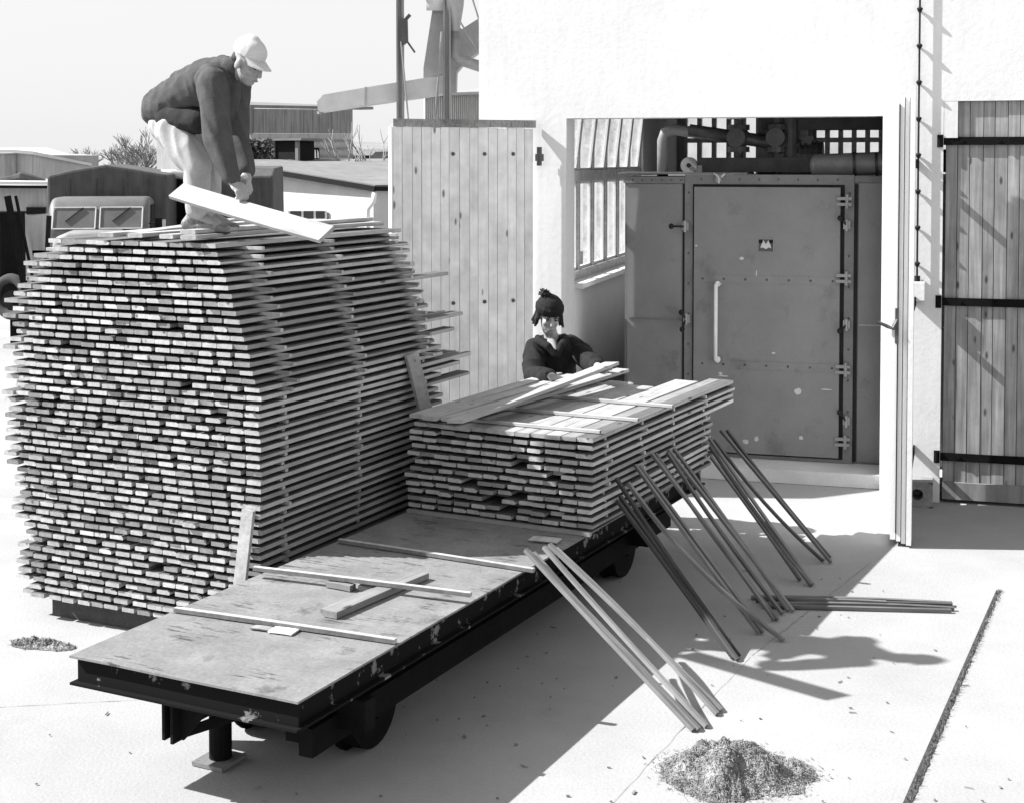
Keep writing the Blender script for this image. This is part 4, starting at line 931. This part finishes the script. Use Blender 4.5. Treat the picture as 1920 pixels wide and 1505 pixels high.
s = MB(); s.prism([(.40, -1.2, .6), (1.78, -1.2, .6), (1.78, -1.2, 1.38), (1.50, -1.2, 1.50), (.68, -1.2, 1.50), (.40, -1.2, 1.38)], (0, -.95, 0)); bn = s.build('bonnet', M['trim'], tk)
M['bonnet'] = mat('pale_bonnet', .22, rough=.45, var=.15, sc=3, spec=.4); bn.data.materials[0] = M['bonnet']
bv = bn.modifiers.new('bevel', 'BEVEL'); bv.width = .12; bv.segments = 4; bn.data.polygons.foreach_set('use_smooth', [True] * len(bn.data.polygons))
def wsp(x, t, off): # point on the raked windscreen, t from 0 bottom to 1 top
    return Vector((CX + x, -1.39 + .215 * t - off, 1.52 + .41 * t - off * .5))
for x0, x1 in ((.10, .84), (.92, 1.66)):
    s = MB(); s.prism([wsp(x0, .02, .012), wsp(x1, .02, .012), wsp(x1, .93, .012), wsp(x0 + (.05 if x0 < .5 else 0), .93, .012)], (0, -.006, -.003)); ps = s.build('windscreen_pane', M['glassd'], tk)
    s = MB(); c4 = [wsp(x0, .02, .022), wsp(x1, .02, .022), wsp(x1, .93, .022), wsp(x0, .93, .022)]
    for i in range(4): s.cyl(c4[i], c4[(i + 1) % 4], .014, n=6)
    s.build('pane_trim', M['trim'], ps)
    s = MB(); s.cyl(wsp(x0 + .22, .35, .04), wsp(x0 + .52, .95, .04), .012, n=6); s.build('wiper', M['black'], tk)
s = MB(); s.prism([(CX + 1.785, -1.2, 1.45), (CX + 1.785, -.3, 1.45), (CX + 1.785, -.3, 1.93), (CX + 1.785, -1.0, 1.93)], (.012, 0, 0)); s.build('side_window', M['black'], tk)
s = MB(); s.box((2.06, -.03, 1.42), (2.17, -.012, 1.62)); s.build('number_board', M['white'], tk)
s = MB(); s.cyl((1.98, -1.3, 1.6), (2.15, -1.45, 1.62), .012, n=6); s.box((2.10, -1.48, 1.45), (2.22, -1.45, 1.70)); s.build('mirror', M['iron'], tk)
for x, y in ((.2, -1.6), (1.95, -1.6), (.15, 2.4), (2.0, 2.4)):
    wv = MB(); wv.cyl((x - .12, y, .48), (x + .12, y, .48), .48, n=28); wo_ = wv.build('wheel', M['tyre'], tk, bevel=.04); hbm = MB(); hbm.cyl((x - .125, y, .48), (x + .125, y, .48), .24, n=20); hbm.build('rim', M['galv'], wo_)
# second canvas-covered vehicle, side on, behind the worker
t2 = thing('canvas_trailer', 'dark canvas covered trailer seen side-on behind the worker on the stack', 'trailer', (at(312, 300, 29.5).x, 29.5, 0), RAD(3))
TX = (at(510, 300, 29.5).x - at(312, 300, 29.5).x); s = MB(); s.prism([(.36, 0, 1.2), (.36, 0, 2.42), (.36, .5, 2.58), (.36, 2.0, 2.62), (.36, 2.2, 1.2)], (TX - .36, 0, 0)); s.build('canvas_cover', M['canvas'], t2, bevel=.04)
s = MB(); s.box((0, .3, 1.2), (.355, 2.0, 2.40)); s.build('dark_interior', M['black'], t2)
s = MB(); s.tube([(-.1, -.02, 2.50), (.15, -.05, 2.47), (.35, .0, 2.42), (.45, .0, 2.36)], [.05, .09, .08, .05], 8); s.build('rolled_flap', M['galv_l'], t2, smooth=True)
s = MB()
for k in range(4): s.box((.9 + .34 * k, -.03, 1.0), (.93 + .34 * k, -.005, 1.35))
s.box((0, -.01, 1.0), (TX, 2.1, 1.195)); s.build('cargo_bed', M['truck'], t2)
for x in (.5, TX - .5):
    wv = MB(); wv.cyl((x, .1, .48), (x, .34, .48), .48, n=28); wv.build('wheel', M['tyre'], t2, bevel=.04)

def wallprism(lst, Y, depth, name, m, parent, d=None):
    mb = MB(); mb.prism([at(u, v, Y) for u, v in lst], d if d is not None else (math.sin(-YA) * depth, math.cos(YA) * depth, 0)); return mb.build(name, m, parent, world=True)
VD = Vector((math.sin(-YA), math.cos(YA), 0)); UD = Vector((math.cos(YA), math.sin(YA), 0))
# large two-tone hall behind
Y = 46; HO = at(470, 300, Y); HO.z = 0; hl = thing('storage_hall', 'large hall with corrugated upper cladding and pale boarded lower wall', 'building', HO, 0)
def hp(s_, z, o=(0, 0, 0)): return (s_, z)
LFd = Vector((-.90, .30, 0)); RFd = Vector((.95, .32, 0)); z_ = lambda v, Y_=Y: at(0, v, Y_).z
wl, wr_ = (at(278, 300, Y).x - HO.x) / LFd.x, (at(657, 300, Y + 1.2).x - HO.x) / RFd.x + .1
def face(dirv, n0, n1, z0, z1, th, outw, m, nm, parent, rib=0):
    mb = MB(); a = dirv * n0; b = dirv * n1
    mb.prism([a + Vector((0, 0, z0)), b + Vector((0, 0, z0)), b + Vector((0, 0, z1)), a + Vector((0, 0, z1))], outw * -th)
    if rib:
        k = int(abs(n1 - n0) / rib)
        for i in range(k):
            p_ = dirv * (n0 + (i + .5) * (n1 - n0) / k); mb.box((-.03, -.03, z0), (.03, .03, z1), o=p_)
    return mb.build(nm, m, parent)
oR = Vector((.32, -.95, 0)); oL = Vector((-.30, -.90, 0)); zt0, zm = z_(203), z_(250)
face(RFd, 0, wr_, zm, zt0 - .02, .2, oR, M['shed_d'], 'upper_cladding', hl, .30); face(RFd, 0, wr_, -.5, zm - .01, .18, oR, M['shed_m'], 'lower_wall', hl)
face(LFd, 0, wl, zm - .1, zt0 - .05, .2, oL, M['shed_m'], 'upper_cladding', hl, .28); face(LFd, 0, wl, -.5, zm - .11, .18, oL, M['shed_l'], 'lower_wall', hl)
s = MB(); pk = LFd * .9 + Vector((0, 0, zt0 + .12)); ra, rb_ = Vector((0, 0, zt0)), RFd * (wr_ + .3) + Vector((0, 0, zt0 - .02)); s.prism([pk, ra, rb_, rb_ + Vector((0, 4, .15)), pk + Vector((0, 4, .15))], (0, 0, .10)); s.prism([pk, LFd * (wl + .2) + Vector((0, 0, z_(226))), LFd * (wl + .2) + Vector((0, 5, z_(226))), pk + Vector((0, 5, 0))], (0, 0, .10)); s.build('roof', M['roof'], hl)
s = MB()
for v in (262, 277, 292): s.prism([RFd * 0 + Vector((0, 0, z_(v))) + oR * .01, RFd * wr_ + Vector((0, 0, z_(v))) + oR * .01, RFd * wr_ + Vector((0, 0, z_(v) - .05)) + oR * .01, Vector((0, 0, z_(v) - .05)) + oR * .01], oR * .03)
s.build('board_joint', M['shed_d'], hl)
s = MB(); s.box((-.1, -.1, zm), (.06, .06, zt0)); s.build('corner_post', M['roof'], hl)
s = MB(); a = LFd * .35 + oL * .02; b = LFd * 1.1 + oL * .02; s.prism([a + Vector((0, 0, zm + .0)), b + Vector((0, 0, zm)), b + Vector((0, 0, zm + .22)), a + Vector((0, 0, zm + .22))], oL * .02); s.build('opening', M['black'], hl)
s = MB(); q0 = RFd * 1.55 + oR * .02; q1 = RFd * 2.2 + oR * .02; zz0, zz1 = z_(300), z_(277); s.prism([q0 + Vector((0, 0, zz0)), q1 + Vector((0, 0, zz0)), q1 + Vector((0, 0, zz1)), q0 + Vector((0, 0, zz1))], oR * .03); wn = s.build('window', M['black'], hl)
s = MB()
for i in range(7): s.prism([q0.lerp(q1, (i + .2 + .25 * random.random()) / 7) + oR * .04 + Vector((dx, 0, z__)) for dx, z__ in ((0, zz0 + .05), (.04, zz0 + .05), (.04, zz1 - .08 - .1 * random.random()), (0, zz1 - .06))], oR * .02)
s.build('window_bar', M['winlight'], wn)
# lean-to shelter in front of the hall with ivy
lo = thing('open_shelter', 'dark open lean-to under a flat roof in front of the hall', 'shelter', (at(535, 300, 42).x, 42, 0), YA)
X0, X1 = at(511, 300, 42).x - lo.location.x, at(556, 300, 42).x - lo.location.x
s = MB(); s.box((X0 - .6, -.1, at(0, 264, 42).z), (X1 + .3, 1.2, at(0, 260, 42).z)); s.build('roof', M['roof'], lo)
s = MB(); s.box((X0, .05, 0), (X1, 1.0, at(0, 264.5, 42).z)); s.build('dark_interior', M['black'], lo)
s = MB(); s.box((X0 - .12, .0, 0), (X0 - .02, .1, at(0, 265, 42).z)); s.box((X1 + .02, 0, 0), (X1 + .12, .1, at(0, 265, 42).z)); s.build('post', M['roof'], lo)
def leafy(name, c, r, n, lab, m, seed, sz=.09):
    rt_ = thing(name, lab, 'bush', c); r_ = random.Random(seed); mb = MB()
    for k in range(n):
        d = Vector((r_.gauss(0, .45) * r[0], r_.gauss(0, .45) * r[1], r_.uniform(-.2, 1) * r[2])); a = Vector((r_.gauss(0, 1), r_.gauss(0, 1), r_.gauss(0, 1))).normalized() * sz; b = a.orthogonal().normalized() * sz * .6
        d.x = max(-r[0], min(r[0], d.x)); mb.add([d - a, d + b, d + a, d - b], [(0, 1, 2, 3)])
    mb.build('foliage', m, rt_); s_ = MB()
    for k in range(8): s_.tube([(r_.uniform(-r[0], r[0]) * .6, 0, -c[2]), (r_.uniform(-r[0], r[0]) * .6, 0, r[2] * .6)], [.03, .01], 5)
    s_.build('stem', M['bark'], rt_)
leafy('ivy_bush', (at(470, 290, 41.5).x, 41.5, at(0, 300, 41.5).z), (.62, .4, .58), 1700, 'dark bushy creeper left of the open lean-to', M['leaf'], 3, .07)
# low whitewashed building with tar roof
Y = 33
lw = thing('low_building', 'low whitewashed building with a sloping tar roof and a downpipe', 'building', (at(700, 300, Y).x, Y, 0), 0)
s = MB(); a, b, c_ = at(440, 309, 36), at(700, 357, Y), at(745, 357, 34.5)
zA, zB = a.z, b.z
gp = [Vector((a.x, a.y, 0)), Vector((b.x, b.y, 0)), b, a]; s.prism(gp, (.1, .25, 0)); s.prism([Vector((b.x, b.y, 0)) + Vector((.002, .01, 0)), Vector((c_.x + 2, c_.y + 1.0, 0)), Vector((c_.x + 2, c_.y + 1.0, zB)), b + Vector((.002, .01, 0))], (-.05, .25, 0)); s.build('wall', M['white_old'], lw, world=True)
s = MB(); r0, r1 = a + Vector((-.4, -.12, .06)), b + Vector((.05, -.12, .05)); r2_, r3 = c_ + Vector((2.2, .8, .05)), Vector((c_.x + 2.0, c_.y + 9, zA + .12)); r4 = Vector((a.x + .6, a.y + 7, zA + .06))
s.prism([r0, r1, r2_, r3, r4], (0, 0, .07)); s.build('roof', M['roof'], lw, world=True)
s = MB(); s.bar(r0 + Vector((0, -.02, -.02)), r1 + Vector((0, -.02, -.02)), .05, .12); s.bar(r1 + Vector((0, -.02, -.02)), r2_ + Vector((0, -.02, -.02)), .05, .10); s.build('roof_edge', M['black'], lw, world=True)
dp = [at(702, 362, Y - .3), at(701, 378, Y - .3), at(690, 392, Y - .25), at(689, 400, Y - .25), Vector((at(689, 400, Y - .25).x, Y - .25, 0))]
s = MB(); s.tube(dp, .055, 10); s.build('downpipe', M['winlight'], lw, smooth=True, world=True)
def lerp_w(u, v): # on the gable wall
    t_ = (u - 440) / 260; return at(u, v, 36 + (Y - 36) * t_) + Vector((-.02, -.06, 0))
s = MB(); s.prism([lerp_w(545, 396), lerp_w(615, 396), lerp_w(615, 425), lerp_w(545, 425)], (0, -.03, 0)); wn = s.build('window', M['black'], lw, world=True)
s = MB()
for u in (545, 570, 593, 614): s.bar(lerp_w(u, 396) + Vector((0, -.045, 0)), lerp_w(u, 425) + Vector((0, -.045, 0)), .05, .03, up=(0, 1, 0))
s.bar(lerp_w(545, 412) + Vector((0, -.045, 0)), lerp_w(615, 412) + Vector((0, -.045, 0)), .04, .03); s.build('window_frame', M['winlight'], wn, world=True)
# roofs between hall and gate
s = MB(); s.prism([at(655, 292, 52), at(760, 292, 52), at(760, 308, 52), at(655, 308, 52)], (0, 3, 0)); rr_ = thing('far_shed', 'small far shed with a dark roof beyond the low building', 'shed', (at(690, 300, 52).x, 52, 0)); s.build('wall', M['dark_in'], rr_, world=True)
s = MB(); s.prism([at(650, 280, 51.8), at(740, 280, 51.8), at(740, 292, 51.5), at(650, 292, 51.5)], (0, 3, .3)); s.build('roof', M['shed_d'], rr_, world=True)
hr_ = thing('hipped_roof_house', 'grey hipped roof showing beside the gate leaf', 'house', (at(720, 300, 45).x, 45, 0)); s = MB(); s.prism([at(680, 311, 45), at(770, 311, 45), at(760, 284, 45), at(704, 285, 45)], (0, 3, 0)); s.build('roof', M['roof'], hr_, world=True)
s = MB(); s.prism([at(690, 311.5, 45.2), at(765, 311.5, 45.2), at(765, 340, 45.2), at(690, 340, 45.2)], (0, 2.6, 0)); s.build('wall', M['shed_l'], hr_, world=True)
# sheds at far left
fs_ = thing('white_roofed_shed', 'pale long shed with a low white gable roof at far left', 'shed', (at(60, 300, 48).x, 48, 0))
s = MB(); s.prism([at(-90, 345, 48), at(60, 345, 48), at(60, 291, 48), at(20, 288, 48), at(-90, 288, 48)], (.5, 6, 0)); s.build('gable_wall', M['shed_m'], fs_, world=True)
s = MB(); s.prism([at(60, 290, 48) + Vector((.01, .1, 0)), at(60, 345, 48) + Vector((.01, .1, 0)), at(168, 345, 53), at(168, 312, 53)], (-.3, 1, 0)); s.build('side_wall', M['shed_l'], fs_, world=True)
s = MB(); s.prism([at(-90, 286.5, 47.7), at(20, 286.5, 47.7), at(62, 290, 47.7), at(172, 312, 53), at(150, 300, 58), at(90, 283, 54), at(-90, 283, 54)], (0, 0, .10)); s.build('roof', M['roof_l'], fs_, world=True)
s = MB(); s.prism([at(12, 345, 47.9), at(30, 345, 47.9), at(30, 290, 47.9), at(12, 290, 47.9)], (0, -.04, 0)); s.build('door', M['shed_d'], fs_, world=True)
g2 = thing('grey_shed', 'grey boarded shed with a pale roof edge left of the lorry', 'shed', (at(40, 300, 30).x, 30, 0))
s = MB(); s.prism([at(-80, 353, 30), at(88, 353, 30), at(88, 560, 30), at(-80, 560, 30)], (.3, 3, 0)); s.build('wall', M['shed_m'], g2, world=True)
s = MB(); s.prism([at(-80, 345, 29.7), at(92, 347, 29.7), at(92, 341, 33.5), at(-80, 341, 33.5)], (0, 0, .06)); s.build('roof', M['roof_l'], g2, world=True)
s = MB(); s.prism([at(-80, 347, 29.75), at(90, 349, 29.75), at(90, 354, 29.75), at(-80, 353, 29.75)], (0, .05, 0)); s.build('eaves_board', M['black'], g2, world=True)
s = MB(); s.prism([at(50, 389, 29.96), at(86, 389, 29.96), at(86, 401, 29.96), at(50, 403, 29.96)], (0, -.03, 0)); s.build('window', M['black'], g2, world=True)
s = MB(); s.tube([at(-10, 340, 31), at(25, 336, 31), at(40, 333, 31), at(60, 337, 31), at(85, 341, 31)], [.05, .08, .12, .1, .05], 8); o = s.build('timber_log', M['dark_in']); tag(o, 'dark log lying on the roof of the grey shed', 'log')
# odds and ends beside the lorry
tkx = at(14, 500, 21.5); s = MB(); s.cyl((tkx.x, 21.5, 1.0), (tkx.x, 21.5, 1.95), .26, n=24); s.cyl((tkx.x, 21.5, .6), (tkx.x, 21.5, 1.0), .10, n=12); s.cyl((tkx.x, 21.5, 1.95), (tkx.x, 21.5, 1.98), .28, n=24); o = s.build('tank', M['iron']); tag(o, 'dark upright tank at the left edge above the old wheel', 'tank')
wc = at(22, 557, 21.0); wh = thing('old_wheel', 'old rubber wheel standing left of the tall stack', 'wheel', wc); s = MB(); N = 32
tr2 = MB()
for k in range(N): pass
pts = [Vector((math.cos(2 * math.pi * k / N) * .27 * .9, math.cos(2 * math.pi * k / N) * -.12, math.sin(2 * math.pi * k / N) * .27)) for k in range(N + 1)]; s.tube(pts, .075, 10, caps=False); s.build('tyre', M['tyre'], wh, smooth=True)
s = MB(); s.cyl((0, -.02, 0), (.03, .06, 0), .19, n=24); s.cyl((-.01, -.05, 0), (0, -.02, 0), .06, n=14); s.build('rim', M['iron'], wh)
s = MB(); s.tube([(0, 0, 0), (0.1, .3, 0)], .04, 8); s.box((-.1, .2, -wc.z), (.2, .5, .1)); s.build('axle_stand', M['iron'], wh)
a, b = at(14, 368, 20.5), at(52, 530, 20.5); s = MB(); s.bar(Vector((b.x + .12, 20.5, 0)), a, .085, .05, up=(0, -1, 0)); s.bar(Vector((b.x + .26, 20.55, 0)), a + Vector((.10, .05, .0)), .03, .05, up=(0, -1, 0)); o = s.build('leaning_post', M['iron']); tag(o, 'dark slanting iron post leaning beside the tank', 'post')
s = MB(); s.prism([at(45, 408, 22), at(92, 400, 22), at(92, 480, 22), at(62, 480, 22)], (0, .05, 0)); s.prism([at(60, 470, 22), at(92, 470, 22), at(92, 612, 22), at(60, 612, 22)], (0, .05, 0)); o = s.build('upright_sheet', M['shed_l']); tag(o, 'whitish sheet of board standing upright left of the lorry cab', 'sheet')
s = MB(); s.bar(Vector((at(78, 500, 21.2).x, 21.2, 0)), at(92, 405, 21.2), .06, .05, up=(0, -1, 0)); o = s.build('thin_post', M['black']); tag(o, 'thin black post between the whitish sheet and the cab', 'post')

# dust extraction plant
Y = 22
ex = thing('dust_extractor', 'sheet metal dust extractor with a slanting duct on steel posts', 'extractor', (at(838, 300, Y).x, Y, 0))
def pz(lst, y, dep, nm, m): 
    mb = MB(); mb.prism([at(u, v, y) for u, v in lst], (0, dep, 0)); return mb.build(nm, m, ex, world=True)
o = pz([(594, 191), (599, 186), (606, 178), (700, 162), (800, 146), (832, 141), (832, 176), (800, 181), (700, 195), (600, 210), (596, 207)], Y, .55, 'slanting_duct', M['galv_l'])
s = MB(); s.prism([at(684, 163, Y - .02), at(687, 163, Y - .02), at(687, 198, Y - .02), at(684, 198, Y - .02)], (0, .02, 0)); s.cyl(at(598, 209, Y + .2), at(599, 214, Y + .2), .03, n=8); s.build('duct_seam', M['galv'], o, world=True)
pz([(812, 10), (831, 12), (831, 140), (794, 147), (794, 128)], Y + .12, .5, 'side_chute', M['galv'])
pz([(840, 30), (866, 55), (905, 30), (905, 92), (870, 118), (856, 135), (855, 172), (845, 174), (842, 140)], Y + .7, .5, 'rear_chute', M['galv'])
s = MB(); A = at(855, 105, Y - .1); T = at(847, 5, Y - .1); s.tube([at(852, 110, Y - .1), at(853, 55, Y - .1), at(850, 15, Y - .1), at(849, -40, Y - .1)], [.075, .075, .155, .20], 20); s.build('cyclone_cone', M['galv'], ex, smooth=True, world=True)
s = MB(); s.tube([at(854, 60, Y - .1), at(853, 104, Y - .1), at(860, 112, Y - .1), at(915, 130, Y - .1)], .085, 14); s.build('outlet_pipe', M['pipe_l'], ex, smooth=True, world=True)
s = MB(); s.cyl(at(800, 2, Y), at(850, 2, Y), .15, n=18); s.build('inlet_drum', M['galv_l'], ex, smooth=True, world=True)
for u, wd_ in ((750, .11), (838, .12)):
    q = at(u, 120, Y - .25); s = MB()
    s.box((q.x - wd_ / 2, q.y, 0), (q.x - wd_ / 2 + .03, q.y + .12, 7)); s.box((q.x + wd_ / 2 - .03, q.y, 0), (q.x + wd_ / 2, q.y + .12, 7)); s.box((q.x - wd_ / 2 + .03, q.y + .05, 0), (q.x + wd_ / 2 - .03, q.y + .07, 7)); s.build('post', M['shed_d'], ex, world=True)
s = MB(); s.cyl(at(828, 60, Y - .3), Vector((at(802, 218, Y).x, Y - .3, 1.5)), .018, n=6); s.cyl(at(752, 78, Y - .3), Vector((at(781, 218, Y).x, Y - .3, 2.2)), .014, n=6); s.cyl(at(862, 40, Y - .3), at(905, 112, Y - .3), .014, n=6); s.cyl(at(880, -20, Y - .35), at(905, 60, Y - .35), .014, n=6); s.build('brace', M['shed_d'], ex, world=True)
o = pz([(753, 34), (757, 36), (764, 38), (765, 78), (758, 84), (753, 84)], Y - .35, .10, 'bracket_plate', M['pipe'])
s = MB(); s.bar(at(760, 38, Y - .3), at(769, 28, Y - .3), .04, .05); s.build('bracket_arm', M['pipe'], o, world=True); s = MB(); s.bar(at(764, 79, Y - .3), at(778, 99, Y - .3), .03, .03); s.build('bracket_arm', M['pipe'], o, world=True)
cs = thing('corrugated_shed', 'small corrugated sheet shed showing above the gate leaf', 'shed', (at(845, 300, 26).x, 26, 0))
s = MB(); a, b = at(795, 180, 26), at(910, 176, 26); n = 60; vs = []
for i in range(n + 1):
    q = a.lerp(b, i / n); y = .03 * math.cos(i * math.pi); vs += [Vector((q.x, q.y + y, 0)), Vector((q.x, q.y + y, q.z))]
s.add(vs, [(2 * i, 2 * i + 2, 2 * i + 3, 2 * i + 1) for i in range(n)]); s.build('corrugated_wall', M['corr'], cs, world=True)
s = MB(); s.prism([at(793, 181, 25.9), at(915, 177, 25.9), at(915, 171, 27.5), at(793, 176, 27.5)], (0, 0, .05)); s.build('roof', M['galv'], cs, world=True)

# bare trees
def bare_tree(base_p, h, lab, seed, name='bare_tree', spread=.55, lv=5, r0=.09):
    r_ = random.Random(seed); rt_ = thing(name, lab, 'tree', base_p); tr3 = MB(); tw = MB()
    def grow(p_, d, L, r, k):
        q = p_ + d * L; m_ = p_.lerp(q, .5) + Vector((r_.gauss(0, .03), r_.gauss(0, .03), 0)) * L; (tr3 if k < 2 else tw).tube([p_, m_, q], [r, r * .9, r * .8], 5 if k < 3 else 3, False)
        if k >= lv: return
        for i in range(3 if k else 4):
            ax = Vector((r_.gauss(0, 1), r_.gauss(0, 1), r_.gauss(0, .4))); nd_ = (d + ax.normalized() * spread * r_.uniform(.6, 1.3) + Vector((0, 0, .12))).normalized(); grow(p_.lerp(q, r_.uniform(.55, 1.0)), nd_, L * r_.uniform(.62, .82), r * .70, k + 1)
    grow(Vector((0, 0, 0)), Vector((0, 0, 1)), h * .27, r0, 0); tr3.build('trunk', M['bark'], rt_); tw.build('crown', M['bark'], rt_)
for u, y, v, lab, sd in ((232, 60, 268, 'bare tree beyond the lorry, the left one of the pair', 1), (264, 58, 264, 'bare tree beside the large hall, the right one of the pair', 2), (163, 85, 290, 'small far bare tree beyond the white roofed shed', 5)):
    bare_tree(Vector((at(u, 300, y).x, y, 0)), at(u, v, y).z * 1.55, lab, sd)
bare_tree(Vector((at(690, 300, 40).x, 40, 0)), at(690, 246, 40).z * 1.45, 'thin bare sapling between the large hall and the gate leaf', 8, 'bare_sapling', .5, 4, .05)
